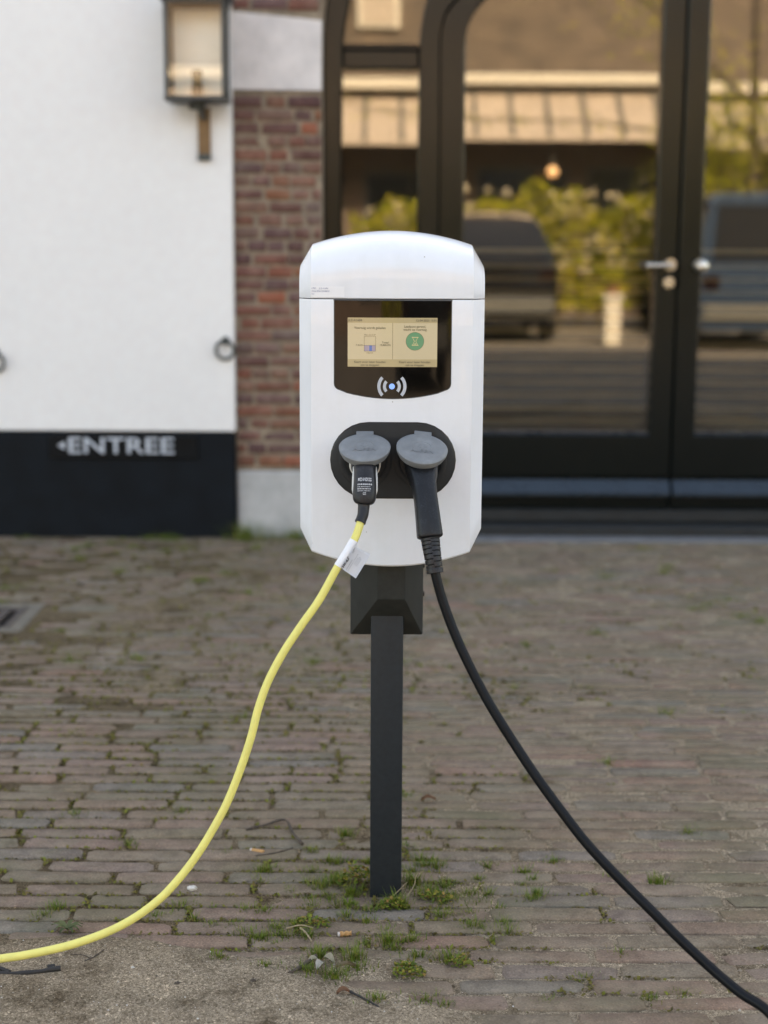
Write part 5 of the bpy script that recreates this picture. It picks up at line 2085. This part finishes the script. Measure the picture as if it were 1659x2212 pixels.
# loose grains of grit
gv, gf = [], []
base = 0
OCT = [(1, 0, 0), (0, 1, 0), (-1, 0, 0), (0, -1, 0), (0, 0, 1), (0, 0, -1)]
OF = [(0, 1, 4), (1, 2, 4), (2, 3, 4), (3, 0, 4)]
cnt = 0
while cnt < 9000:
    x, y = rg.uniform(-0.8, 0.85), rg.uniform(-0.72, 0.35)
    sm = float(sand_mask(np.array(x), np.array(y)))
    keep = 0.25 + 0.75 * sm if x < 0.15 else 0.6
    if y > -0.15:
        keep *= 0.35
    if rg.rand() > keep:
        continue
    s = 0.0006 + 0.0011 * rg.rand() ** 4 + (0.003 * rg.rand() if rg.rand() < 0.012 else 0)
    z = max(float(ground_h(np.array(x), np.array(y))), -0.001 if rg.rand() < 0.12 else -0.02)
    sc = rg.uniform(0.7, 1.3, 3) * s
    a = rg.uniform(0, 6.28)
    for (ox, oy, oz) in OCT[:5]:
        gv.append((x + (ox * math.cos(a) - oy * math.sin(a)) * sc[0], y + (ox * math.sin(a) + oy * math.cos(a)) * sc[1], z + oz * sc[2]))
    for f in OF:
        gf.append(tuple(base + k for k in f))
    base += 5
    cnt += 1
o = put_arrays("gravel", gv, gf, M['grain'])
tag(o, kind='stuff', label="loose pale grit strewn over the sand and pavers")


def leaf_cluster(cx, cy, rad, hgt, n, size, rs):
    """rounded small leaves on short stems, arrays"""
    V_, F_ = [], []
    b_ = 0
    for _ in range(n):
        r = rad * math.sqrt(rs.rand())
        a = rs.uniform(0, 6.28)
        x, y = cx + r * math.cos(a), cy + 0.75 * r * math.sin(a)
        dome = math.sqrt(max(0.0, 1 - (r / rad) ** 2))
        z = float(ground_h(np.array(x), np.array(y))) + hgt * dome * rs.uniform(0.35, 1.0) + 0.002
        s = size * rs.uniform(0.6, 1.25)
        th = rs.uniform(0, 6.28)
        el = rs.uniform(-0.2, 0.9)
        d = Vector((math.cos(th) * math.cos(el), math.sin(th) * math.cos(el), math.sin(el)))
        p = Vector((-math.sin(th), math.cos(th), rs.normal(0, 0.3)))
        c = Vector((x, y, z))
        q = [c, c + d * s * 0.45 + p * s * 0.42, c + d * s, c + d * s * 0.45 - p * s * 0.42]
        V_ += [tuple(v_) for v_ in q]
        F_.append((b_, b_ + 1, b_ + 2, b_ + 3))
        b_ += 4
    return V_, F_


def weed(name, label, cx, cy, rad, hgt, n, size, mat, cat="weed"):
    t_ = thing(name, label, cat, (cx, cy, 0), "weeds rooted in the paving")
    rs = np.random.RandomState(int(abs(cx * 7919 + cy * 104729) * 100) % 99991)
    V_, F_ = leaf_cluster(cx, cy, rad, hgt, n, size, rs)
    put_arrays("foliage", V_, F_, mat, t_)
    bm = bmesh.new()
    for k in range(6):
        a = k * 1.05
        sweep(bm, [(cx, cy, -0.008), (cx + rad * 0.3 * math.cos(a), cy + rad * 0.25 * math.sin(a), hgt * 0.35), (cx + rad * 0.6 * math.cos(a), cy + rad * 0.45 * math.sin(a), hgt * 0.6)], 0.0006, 5, 6)
    put("stem", bm, M['stem'], t_)


weed("stonecrop", "tall yellow-green stonecrop clump against the left side of the dark post", -0.048, -0.070, 0.034, 0.046, 240, 0.0085, M['weed'])
weed("stonecrop", "stonecrop tuft with yellow tips in front of the foot of the post", 0.022, -0.158, 0.026, 0.016, 170, 0.0075, M['weed'])
weed("stonecrop", "orange-tipped stonecrop sprawling right of the foot of the post", 0.098, -0.128, 0.032, 0.018, 170, 0.0075, M['weed'])
weed("stonecrop", "low bright stonecrop patch left of the post between two paver rows", -0.122, -0.232, 0.034, 0.014, 190, 0.0070, M['weed'])
weed("stonecrop", "round stonecrop cushion alone on the bare sand in front of the post", 0.042, -0.418, 0.027, 0.017, 260, 0.0065, M['weed'])
weed("stonecrop", "browning stonecrop tuft at the edge of the sand beside the pale green leaf", 0.128, -0.378, 0.024, 0.014, 140, 0.0060, M['weed'])
# flat rosette
t_ = thing("rosette_weed", "flat grey-green rosette weed beside the yellow cable", "weed", (-0.540, -0.268, 0), "weeds rooted in the paving")
bm = bmesh.new()
for k in range(9):
    a = k * 0.72 + random.uniform(-0.2, 0.2)
    L = random.uniform(0.022, 0.036)
    d = Vector((math.cos(a), math.sin(a) * 0.9, 0))
    p = Vector((-math.sin(a), math.cos(a), 0))
    c = Vector((-0.540, -0.268, 0.004))
    prev = None
    for j in range(5):
        s = j / 4
        wv = 0.0042 * math.sin(math.pi * min(1, 0.12 + s * 0.9))
        q = c + d * L * s + Vector((0, 0, 0.009 * math.sin(s * 2.6)))
        cur = [bm.verts.new(q - p * wv + Vector((0, 0, 0.0015))), bm.verts.new(q), bm.verts.new(q + p * wv + Vector((0, 0, 0.0015)))]
        if prev:
            for i in range(2):
                bm.faces.new((prev[i], prev[i + 1], cur[i + 1], cur[i]))
        prev = cur
put("foliage", bm, M['rosette'], t_, 60)


def stick(name, label, pts, r0, r1, mat, cat, forks=()):
    bm = bmesh.new()
    sweep(bm, pts, lambda u: (r0 + (r1 - r0) * u) * (1 + 0.18 * math.sin(u * 21)), 8, 18, (0, 0, 1))
    for f in forks:
        sweep(bm, f, lambda u: r1 * (1 - 0.5 * u), 6, 8, (0, 0, 1))
    o = put(name, bm, mat, None, 60, loc=pts[0])
    tag(o, label, cat, "twigs lying on the paving")
    return o


stick("twig", "thick black twig lying on the sand under the yellow cable", [(-0.69, -0.425, 0.006), (-0.63, -0.430, 0.006), (-0.575, -0.432, 0.007), (-0.520, -0.418, 0.009)], 0.0035, 0.0042, M['darktwig'], "twig", [[(-0.60, -0.430, 0.007), (-0.625, -0.418, 0.011), (-0.655, -0.415, 0.012)]])
stick("twig", "brown bent twig lying across the pavers above the orange cigarette butt", [(-0.275, 0.192, 0.004), (-0.238, 0.215, 0.005), (-0.200, 0.238, 0.007), (-0.180, 0.175, 0.006), (-0.158, 0.116, 0.005)], 0.0022, 0.0032, M['twig'], "twig")
stick("twig", "straight dark brown twig beside the pale dead leaves", [(-0.150, -0.425, 0.005), (-0.130, -0.403, 0.007), (-0.108, -0.376, 0.012)], 0.0030, 0.0034, M['twig'], "twig")
stick("twig", "thin dark twig running from the small brown leaf on the sand", [(-0.050, -0.487, 0.007), (-0.030, -0.505, 0.006), (-0.004, -0.532, 0.005)], 0.0020, 0.0014, M['darktwig'], "twig")
stick("twig", "short thin twig lying beneath the bend of the yellow cable", [(-0.245, 0.06, 0.003), (-0.205, 0.072, 0.005), (-0.175, 0.098, 0.004)], 0.0016, 0.0014, M['twig'], "twig")
stick("twig", "forked light brown twig between cable and black twig", [(-0.487, -0.388, 0.006), (-0.475, -0.375, 0.007), (-0.462, -0.352, 0.009)], 0.0016, 0.0012, M['twig'], "twig", [[(-0.478, -0.38, 0.007), (-0.495, -0.372, 0.01), (-0.515, -0.368, 0.008)]])
stick("dry_stem", "pale dry stem leaning against the foot of the post", [(0.018, -0.128, 0.004), (0.032, -0.122, 0.016), (0.046, -0.116, 0.028)], 0.0010, 0.0006, M['straw'], "dry stem")
stick("dry_stem", "curved dry stem standing right of the post", [(0.040, -0.135, 0.002), (0.058, -0.118, 0.022), (0.062, -0.108, 0.038), (0.076, -0.105, 0.044)], 0.0010, 0.0006, M['straw'], "dry stem")
stick("dry_stem", "straw-coloured stem lying in the grass left of the post", [(-0.165, -0.262, 0.006), (-0.140, -0.258, 0.010), (-0.118, -0.262, 0.007)], 0.0015, 0.0010, M['straw'], "dry stem")
stick("dry_stem", "pale twisted stem ending at the pavers near the crumpled cigarette butt", [(-0.140, -0.262, 0.007), (-0.128, -0.285, 0.007), (-0.118, -0.312, 0.006)], 0.0020, 0.0012, M['straw'], "dry stem")


def butt(x, y, ang, L, r, label, crushed=False):
    t_ = thing("cigarette_butt", label, "cigarette butt", (x, y, 0.002), "cigarette butts on the paving")
    d = Vector((math.cos(ang), math.sin(ang), 0.03))
    c = Vector((x, y, 0.0035))
    bm = bmesh.new()
    def sec(u, a):
        k = 1 + (0.25 * math.sin(u * 14 + a * 2) if crushed else 0.02 * math.sin(u * 9))
        return r * k * math.cos(a), r * k * (0.62 if crushed else 1) * math.sin(a)
    sweep(bm, [c - d * L / 2, c, c + d * L / 2], 0, 14, 14, (0, 0, 1), sec)
    put("filter", bm, M['butt'], t_, 60)
    bm = bmesh.new()
    sweep(bm, [c - d * L / 2 - d * 0.0035, c - d * (L / 2 + 0.0015), c - d * (L / 2 - 0.0003)], r * 0.92, 12, 5, (0, 0, 1))
    put("paper_end", bm, M['ash'], t_, 60)


butt(-0.242, 0.083, -0.45, 0.026, 0.0037, "smooth orange cigarette butt lying on a paver left of the post")
butt(-0.062, -0.276, 0.12, 0.020, 0.0042, "crumpled cigarette butt on the paver row in front of the post", True)


def rock(name, label, x, y, s, mat, cat, flat=0.6, z=None):
    bm = bmesh.new()
    bmesh.ops.create_icosphere(bm, subdivisions=3, radius=1.0)
    sd_ = x * 91 + y * 57
    for v_ in bm.verts:
        k = 1 + 0.55 * mnoise.noise(v_.co * 1.2 + Vector((sd_, 0, 0))) + 0.30 * mnoise.noise(v_.co * 3.1 + Vector((0, sd_, 0)))
        v_.co = Vector((v_.co.x * s[0] * k + x, v_.co.y * s[1] * k + y, v_.co.z * s[2] * k + (z if z is not None else s[2] * 0.7)))
    o = put(name, bm, mat, None, 60, loc=(x, y, 0))
    tag(o, label, cat)


rock("pebble", "flat white pebble on a paver right of the yellow cable", -0.348, -0.091, (0.0085, 0.006, 0.004), M['pebble'], "pebble")
rock("clod", "black clod of earth beside the thick black twig", -0.538, -0.408, (0.008, 0.007, 0.006), M['darktwig'], "clod")
rock("pebble", "grey-brown stone on the sand at the foot of the straight twig", -0.205, -0.452, (0.007, 0.006, 0.005), M['twig'], "pebble")
rock("pebble", "small dark round stone on the left sand", -0.325, -0.458, (0.006, 0.005, 0.004), M['twig'], "pebble")
rock("pebble", "reddish brick crumb on the left sand", -0.492, -0.476, (0.006, 0.005, 0.004), M['deadleaf'], "pebble")


def dead_leaf(label, x, y, ang, L, W, mat, bend=0.006):
    bm = bmesh.new()
    d = Vector((math.cos(ang), math.sin(ang), 0))
    p = Vector((-math.sin(ang), math.cos(ang), 0))
    prev = None
    for j in range(7):
        s = j / 6
        w = W * math.sin(math.pi * (0.06 + 0.9 * s)) ** 0.8
        c = Vector((x, y, 0.004)) + d * L * (s - 0.5) + Vector((0, 0, bend * math.sin(math.pi * s)))
        cur = [bm.verts.new(c - p * w + Vector((0, 0, 0.004))), bm.verts.new(c), bm.verts.new(c + p * w + Vector((0, 0, 0.005)))]
        if prev:
            for i in range(2):
                bm.faces.new((prev[i], prev[i + 1], cur[i + 1], cur[i]))
        prev = cur
    bmesh.ops.solidify(bm, geom=bm.faces[:], thickness=0.0004)
    o = put("dead_leaf", bm, mat, None, 60, loc=(x, y, 0))
    tag(o, label, "dead leaf", "dead leaves on the sand")


dead_leaf("small reddish brown leaf at the end of the thin dark twig", -0.060, -0.490, 0.3, 0.022, 0.006, M['deadleaf'])
dead_leaf("upper of the pale bleached leaves heaped in the grass patch", -0.088, -0.385, -0.5, 0.024, 0.008, M['paleleaf'], 0.010)
dead_leaf("grey pale leaf lowest in the heap in the grass patch", -0.100, -0.402, 1.1, 0.022, 0.007, M['pebble'], 0.008)
dead_leaf("creamy leaf at the left of the heap in the grass patch", -0.112, -0.388, 0.4, 0.020, 0.006, M['paleleaf'], 0.008)
dead_leaf("long straw-coloured leaf right of the pale leaf heap", -0.058, -0.402, 0.1, 0.034, 0.0035, M['straw'], 0.006)
dead_leaf("yellow-green leaf beside the browning stonecrop", 0.142, -0.397, -0.35, 0.018, 0.0045, leafy("fresh_leaf", [(0, (0.25, 0.3, 0.06)), (1, (0.3, 0.33, 0.08))]), 0.006)
dead_leaf("dull brown leaf on a paver right of the post", 0.098, 0.36, 0.1, 0.032, 0.008, M['deadleaf'])

# ------------------------------------------------------------------ street side behind the camera, seen mirrored in the glass
hs = thing("tiled_house", "brown tiled house with white gutter and ribbed canopy mirrored in the glass doors", "house", (2.0, -19.0, 0))
M['hwall'] = plain("dark_brown_shop_wall", (0.16, 0.11, 0.085), 0.85, 0.25, 6)
M['hroof'] = tiles("sunlit_brown_tiles", (0.150, 0.110, 0.080), (0.120, 0.090, 0.067))
M['cream'] = plain("cream_painted_wood", (0.62, 0.56, 0.47), 0.6, 0.05)
M['canopy'] = plain("pale_canopy_sheet", (0.46, 0.375, 0.305), 0.6, 0.10, 3)
M['rib'] = plain("grey_canopy_rib", (0.10, 0.10, 0.095), 0.6, 0.1)
M['shopglass'] = plain("dark_shop_glass", (0.02, 0.02, 0.022), 0.08, 0.1, rvar=0.03, coat=0.3)
boxobj("wall", -10, 16, -25.0, -19.2, -0.03, 4.2, M['hwall'], hs)
bm = bmesh.new()
pr = [(-18.75, 4.12), (-18.75, 4.20), (-22.2, 8.2), (-25.6, 4.2), (-25.6, 4.12)]
A = [bm.verts.new((-10.3, p, q)) for p, q in pr]
B = [bm.verts.new((16.3, p, q)) for p, q in pr]
bm.faces.new(A)
bm.faces.new(list(reversed(B)))
for k in range(5):
    bm.faces.new((A[k], B[k], B[(k + 1) % 5], A[(k + 1) % 5]))
put("roof", bm, M['hroof'], hs, 20)
boxobj("gutter", -10.3, 16.3, -18.74, -18.55, 4.14, 4.34, M['cream'], hs, 0.03)
bm = bmesh.new()
pr = [(-18.9, 4.08), (-17.7, 3.14), (-17.7, 3.09), (-18.9, 4.02)]
A = [bm.verts.new((-9.5, p, q)) for p, q in pr]
B = [bm.verts.new((15.5, p, q)) for p, q in pr]
bm.faces.new(A)
bm.faces.new(list(reversed(B)))
for k in range(4):
    bm.faces.new((A[k], B[k], B[(k + 1) % 4], A[(k + 1) % 4]))
put("canopy", bm, M['canopy'], hs, 20)
x = -5.0
while x < 12:
    bm = bmesh.new()
    A = [bm.verts.new((xx, p, q)) for xx in (x - 0.035, x + 0.035) for p, q in ((-18.9, 4.085), (-18.9, 4.15), (-17.7, 3.21), (-17.7, 3.145))]
    for q in ((0, 1, 2, 3), (7, 6, 5, 4), (1, 5, 6, 2), (0, 4, 5, 1), (2, 6, 7, 3), (0, 3, 7, 4)):
        bm.faces.new([A[i] for i in q])
    put("rib", bm, M['rib'], hs)
    x += 0.66
boxobj("canopy_beam", -9.5, 15.5, -18.5, -18.38, 3.0, 3.5, M['hwall'], hs)
x = -4.6
while x < 12:
    f_ = boxobj("shop_window", x, x + 1.7, -19.19, -19.13, 0.7, 2.7, M['rib'], hs)
    for k in range(2):
        boxobj("pane", x + 0.06 + k * 0.82, x + 0.82 + k * 0.82, -19.128, -19.118, 0.78, 2.62, M['shopglass'], f_)
    x += 2.1
f_ = boxobj("roof_window", -0.55, 0.25, -20.4, -19.55, 5.35, 6.05, M['cream'], hs, 0.02)
boxobj("pane", -0.45, 0.15, -19.548, -19.53, 5.43, 5.95, M['canopy'], f_)
# pendant under the canopy
pl = thing("pendant_lamp", "round lit pendant lamp hanging below the canopy of the tiled house", "lamp", (3.0, -18.0, 2.57))
bm = bmesh.new()
bmesh.ops.create_uvsphere(bm, u_segments=20, v_segments=12, radius=0.095)
bmesh.ops.translate(bm, verts=bm.verts, vec=(3.0, -18.0, 2.57))
put("globe", bm, plain("warm_glowing_globe", (0.8, 0.6, 0.4), 0.4, 0.02, emit=(1.0, 0.50, 0.22), estr=1.1), pl)
boxobj("cord", 2.99, 3.01, -18.01, -17.99, 2.68, 3.36, M['rib'], pl)

# hedge
M['hedge'] = leafy("sunlit_hedge_leaves", [(0.0, (0.16, 0.19, 0.015)), (0.4, (0.34, 0.35, 0.02)), (0.75, (0.46, 0.42, 0.03)), (0.93, (0.55, 0.44, 0.05)), (1.0, (0.7, 0.6, 0.42))], 0.5, 0.35)
hd = thing("hedge", "yellow-green flowering hedge along the far side of the courtyard", "hedge", (3.0, -14.6, 0))
hv, hf = [], []
rh = np.random.RandomState(9)
b_ = 0
for k in range(9000):
    x = rh.uniform(-0.55, 4.6)
    top = 2.05 + 0.16 * math.sin(x * 3.1) + 0.10 * math.sin(x * 8.3 + 1)
    if x < 0.9:
        top *= 0.95
    z = rh.uniform(0.25, top)
    y = -14.6 + rh.normal(0, 0.28)
    s = rh.uniform(0.035, 0.085)
    n = rh.normal(0, 1, (2, 3))
    u_ = n[0] / np.linalg.norm(n[0]) * s
    w_ = n[1] / np.linalg.norm(n[1]) * s * 0.6
    c = np.array((x, y, z))
    hv += [c - u_, c + w_, c + u_, c - w_]
    hf.append((b_, b_ + 1, b_ + 2, b_ + 3))
    b_ += 4
put_arrays("foliage", hv, hf, M['hedge'], hd)
bv, bf = [], []
b_ = 0
for k in range(170):
    x = rh.uniform(-0.4, 4.5)
    c = np.array((x, -14.22 + rh.normal(0, 0.05), rh.uniform(0.8, 2.12)))
    for q_ in range(4):
        n = rh.normal(0, 1, (2, 3))
        u_ = n[0] / np.linalg.norm(n[0]) * 0.05
        w_ = n[1] / np.linalg.norm(n[1]) * 0.04
        cc = c + rh.normal(0, 0.03, 3)
        bv += [cc - u_, cc + w_, cc + u_, cc - w_]
        bf.append((b_, b_ + 1, b_ + 2, b_ + 3))
        b_ += 4
o = put_arrays("blossoms", bv, bf, leafy("pale_blossom_petals", [(0, (0.62, 0.52, 0.36)), (1, (0.75, 0.66, 0.5))]), hd)
o["kind"] = 'stuff'
bm = bmesh.new()
for k in range(16):
    x = -0.3 + k * 0.31
    sweep(bm, [(x, -14.6, -0.03), (x + 0.05, -14.6, 0.9), (x - 0.03, -14.55, 1.6)], lambda u: 0.025 * (1 - 0.7 * u), 6, 6)
put("stem", bm, M['stem'], hd)

# tree
tr = thing("tree", "leafing street tree with long bare branches mirrored in the right door", "tree", (5.6, -13.6, 0))
bm = bmesh.new()
sweep(bm, [(5.6, -13.6, -0.05), (5.62, -13.6, 1.2), (5.55, -13.55, 2.4), (5.5, -13.5, 4.2), (5.4, -13.4, 6.0)], lambda u: 0.14 * (1 - 0.8 * u) + 0.01, 10, 24)
limbs = [[(5.55, -13.55, 2.3), (4.6, -13.4, 2.75), (3.2, -13.3, 3.05), (1.2, -13.3, 3.10), (-0.8, -13.4, 3.40)], [(5.52, -13.5, 2.8), (6.4, -13.3, 3.2), (7.2, -13.2, 3.3)],
         [(5.5, -13.5, 3.4), (4.6, -13.4, 4.2), (3.6, -13.2, 4.9)], [(5.5, -13.5, 3.0), (5.0, -12.9, 3.1), (4.6, -12.6, 2.7)], [(5.5, -13.5, 2.2), (4.9, -13.3, 2.2), (4.3, -13.2, 2.0)]]
for L in limbs:
    sweep(bm, L, lambda u: (0.018 if L is limbs[0] else 0.045) * (1 - 0.8 * u) + 0.006, 6, 20)
put("trunk", bm, M['twig'], tr)
tv, tf = [], []
b_ = 0
for k in range(5200):
    L = limbs[rh.randint(0, len(limbs))]
    if rh.rand() < 0.45:
        L = limbs[rh.choice([1, 3, 4])]
    p = catmull(L, 12)[rh.randint(3, 12)]
    sp = 0.22 if L is limbs[0] else 0.36
    if L is limbs[0] and rh.rand() < 0.55:
        continue
    c = np.array(p) + rh.normal(0, sp, 3) * np.array((1, 0.8, 0.35 if L is limbs[0] else 0.9))
    s = rh.uniform(0.025, 0.055)
    n = rh.normal(0, 1, (2, 3))
    u_ = n[0] / np.linalg.norm(n[0]) * s
    w_ = n[1] / np.linalg.norm(n[1]) * s * 0.6
    tv += [c - u_, c + w_, c + u_, c - w_]
    tf.append((b_, b_ + 1, b_ + 2, b_ + 3))
    b_ += 4
put_arrays("crown", tv, tf, M['hedge'], tr)


M['tail'] = plain("dark_red_tail_lamp", (0.012, 0.004, 0.004), 0.2, 0.05)


def vehicle(name, label, cat, x, y, W, L, H, paint, boxy):
    """rear end looks towards +Y; lofted body with separate windows, lamps, plate, bumper and wheels"""
    t_ = thing(name, label, cat, (x, y - L / 2, 0), "vehicles parked behind the camera")
    hw = W / 2
    # stations along the length: distance from rear, belt z, roof z, half width at belt, half width at roof
    if boxy:
        stn = [(0.0, 1.05, 1.10, 0.97, 0.90), (0.06, 1.08, H * 0.96, 0.99, 0.86), (0.30, 1.10, H, 1.0, 0.85), (L * 0.55, 1.08, H, 1.0, 0.85), (L * 0.70, 1.06, H * 0.95, 1.0, 0.83), (L * 0.84, 1.02, 1.06, 0.98, 0.80), (L * 0.97, 0.86, 0.90, 0.93, 0.80), (L, 0.7, 0.72, 0.86, 0.78)]
    else:
        stn = [(0.0, 0.95, 0.98, 0.94, 0.86), (0.10, 1.00, 1.05, 0.98, 0.80), (0.42, 1.02, H * 0.94, 1.0, 0.72), (0.85, 1.02, H, 1.0, 0.71), (L * 0.50, 1.00, H * 0.99, 1.0, 0.72), (L * 0.62, 0.98, H * 0.93, 1.0, 0.74), (L * 0.76, 0.95, 0.99, 0.98, 0.80), (L * 0.95, 0.82, 0.85, 0.92, 0.80), (L, 0.66, 0.68, 0.84, 0.78)]
    bm = bmesh.new()
    rows = []
    for (d, zb_, zr, kb, kr) in stn:
        yy = y - d
        k0 = 0.24
        half = [(hw * kb * 0.94, k0), (hw * kb, 0.42), (hw * kb, zb_ * 0.72), (hw * kb * 0.985, zb_), (hw * (kb * 0.35 + kr * 0.65), zb_ + (zr - zb_) * 0.62), (hw * kr, zb_ + (zr - zb_) * 0.90), (hw * kr * 0.86, zr), (hw * kr * 0.4, zr + 0.015)]
        ring = [(px, pz) for px, pz in half] + [(-px, pz) for px, pz in reversed(half)]
        rows.append([bm.verts.new((x + px, yy, pz)) for px, pz in ring])
    for p, q in zip(rows, rows[1:]):
        n = len(p)
        for j in range(n):
            bm.faces.new((p[j], p[(j + 1) % n], q[(j + 1) % n], q[j]))
    bm.faces.new(rows[0])
    bm.faces.new(list(reversed(rows[-1])))
    put("body", bm, paint, t_, 38)

    def quad(nm, pts, mat):
        bm = bmesh.new()
        f = bm.faces.new([bm.verts.new(p) for p in pts])
        bmesh.ops.recalc_face_normals(bm, faces=bm.faces)
        bmesh.ops.solidify(bm, geom=bm.faces[:], thickness=0.012)
        put(nm, bm, mat, t_)
    a, b2 = (stn[0], stn[1]) if boxy else (stn[1], stn[2])
    y0, z0, y1, z1 = y - a[0] + 0.012, a[1] + 0.06, y - b2[0] + 0.012, b2[2] - 0.10
    if boxy:
        y0, y1 = y + 0.006, y - 0.030
        z0 = 1.14
    quad("rear_window", [(x - hw * 0.80, y0, z0), (x + hw * 0.80, y0, z0), (x + hw * b2[4] * 0.86, y1, z1), (x - hw * b2[4] * 0.86, y1, z1)], M['shopglass'])
    for s in (-1, 1):
        m0, m1 = stn[2], stn[4]
        quad("side_window", [(x + s * (hw * 0.985 + 0.004), y - m0[0] - 0.1, m0[1] + 0.05), (x + s * (hw * 0.985 + 0.004), y - m1[0], m1[1] + 0.05), (x + s * (hw * (0.35 + m1[4] * 0.65) + 0.012), y - m1[0], m1[1] + (m1[2] - m1[1]) * 0.62), (x + s * (hw * (0.35 + m0[4] * 0.65) + 0.012), y - m0[0] - 0.1, m0[1] + (m0[2] - m0[1]) * 0.62)], M['shopglass'])
        boxobj("tail_lamp", *sorted((x + s * hw * 0.70, x + s * hw * 0.93)), y - 0.02, y + 0.02, 0.76, 0.94, M['tail'], t_, 0.01)
        for d in (0.75, L - 0.8):
            bm = bmesh.new()
            cxw = x + s * (hw - 0.09)
            lathe(bm, [(0.20, -0.10), (0.30, -0.105), (0.325, -0.07), (0.325, 0.07), (0.30, 0.105), (0.20, 0.10)], (cxw, y - d, 0.325), 'X', 24)
            wheel = put("wheel", bm, M['hole'], t_)
            bm = bmesh.new()
            lathe(bm, [(0.05, 0.0), (0.19, 0.012), (0.20, 0.0)], (cxw + s * 0.10, y - d, 0.325), 'X', 20)
            put("rim", bm, M['steel'], wheel)
    boxobj("rear_bumper", x - hw * 0.92, x + hw * 0.92, y - 0.04, y + 0.055, 0.36, 0.58, M['rib'], t_, 0.02)
    return t_


vehicle("parked_car", "dark parked car with its rear window mirrored in the left door", "car", 1.36, -9.9, 1.80, 4.2, 1.66, plain("black_car_paint", (0.012, 0.012, 0.014), 0.12, 0.05, coat=1.0), False)
vehicle("parked_van", "blue parked van mirrored at the edge of the right door", "van", 5.0, -9.9, 1.95, 4.8, 2.02, plain("blue_grey_van_paint", (0.030, 0.050, 0.085), 0.15, 0.05, coat=1.0), True)
sp_t = thing("stone_post", "pale square stone post with a small shrub standing next to the parked car", "post", (2.92, -9.75, 0))
boxobj("shaft", 2.82, 3.02, -9.85, -9.65, -0.03, 0.56, M['cream'], sp_t, 0.012)
boxobj("capstone", 2.79, 3.05, -9.88, -9.62, 0.561, 0.62, M['cream'], sp_t, 0.012)
ps = thing("potted_shrub", "small clipped shrub in a pot on the stone post", "shrub", (2.92, -9.75, 0.62))
bm = bmesh.new()
lathe(bm, [(0.06, 0.0), (0.085, 0.12), (0.09, 0.125), (0.07, 0.125)], (2.92, -9.75, 0.621), 'Z', 18)
put("pot", bm, M['deadleaf'], ps)
sv, sf = [], []
b_ = 0
for k in range(500):
    n = rh.normal(0, 1, 3)
    n = n / np.linalg.norm(n) * 0.13 * rh.rand() ** 0.3
    c = np.array((2.92, -9.75, 0.85)) + n
    q = rh.normal(0, 1, (2, 3))
    u_ = q[0] / np.linalg.norm(q[0]) * 0.018
    w_ = q[1] / np.linalg.norm(q[1]) * 0.010
    sv += [c - u_, c + w_, c + u_, c - w_]
    sf.append((b_, b_ + 1, b_ + 2, b_ + 3))
    b_ += 4
put_arrays("foliage", sv, sf, M['hedge'], ps)
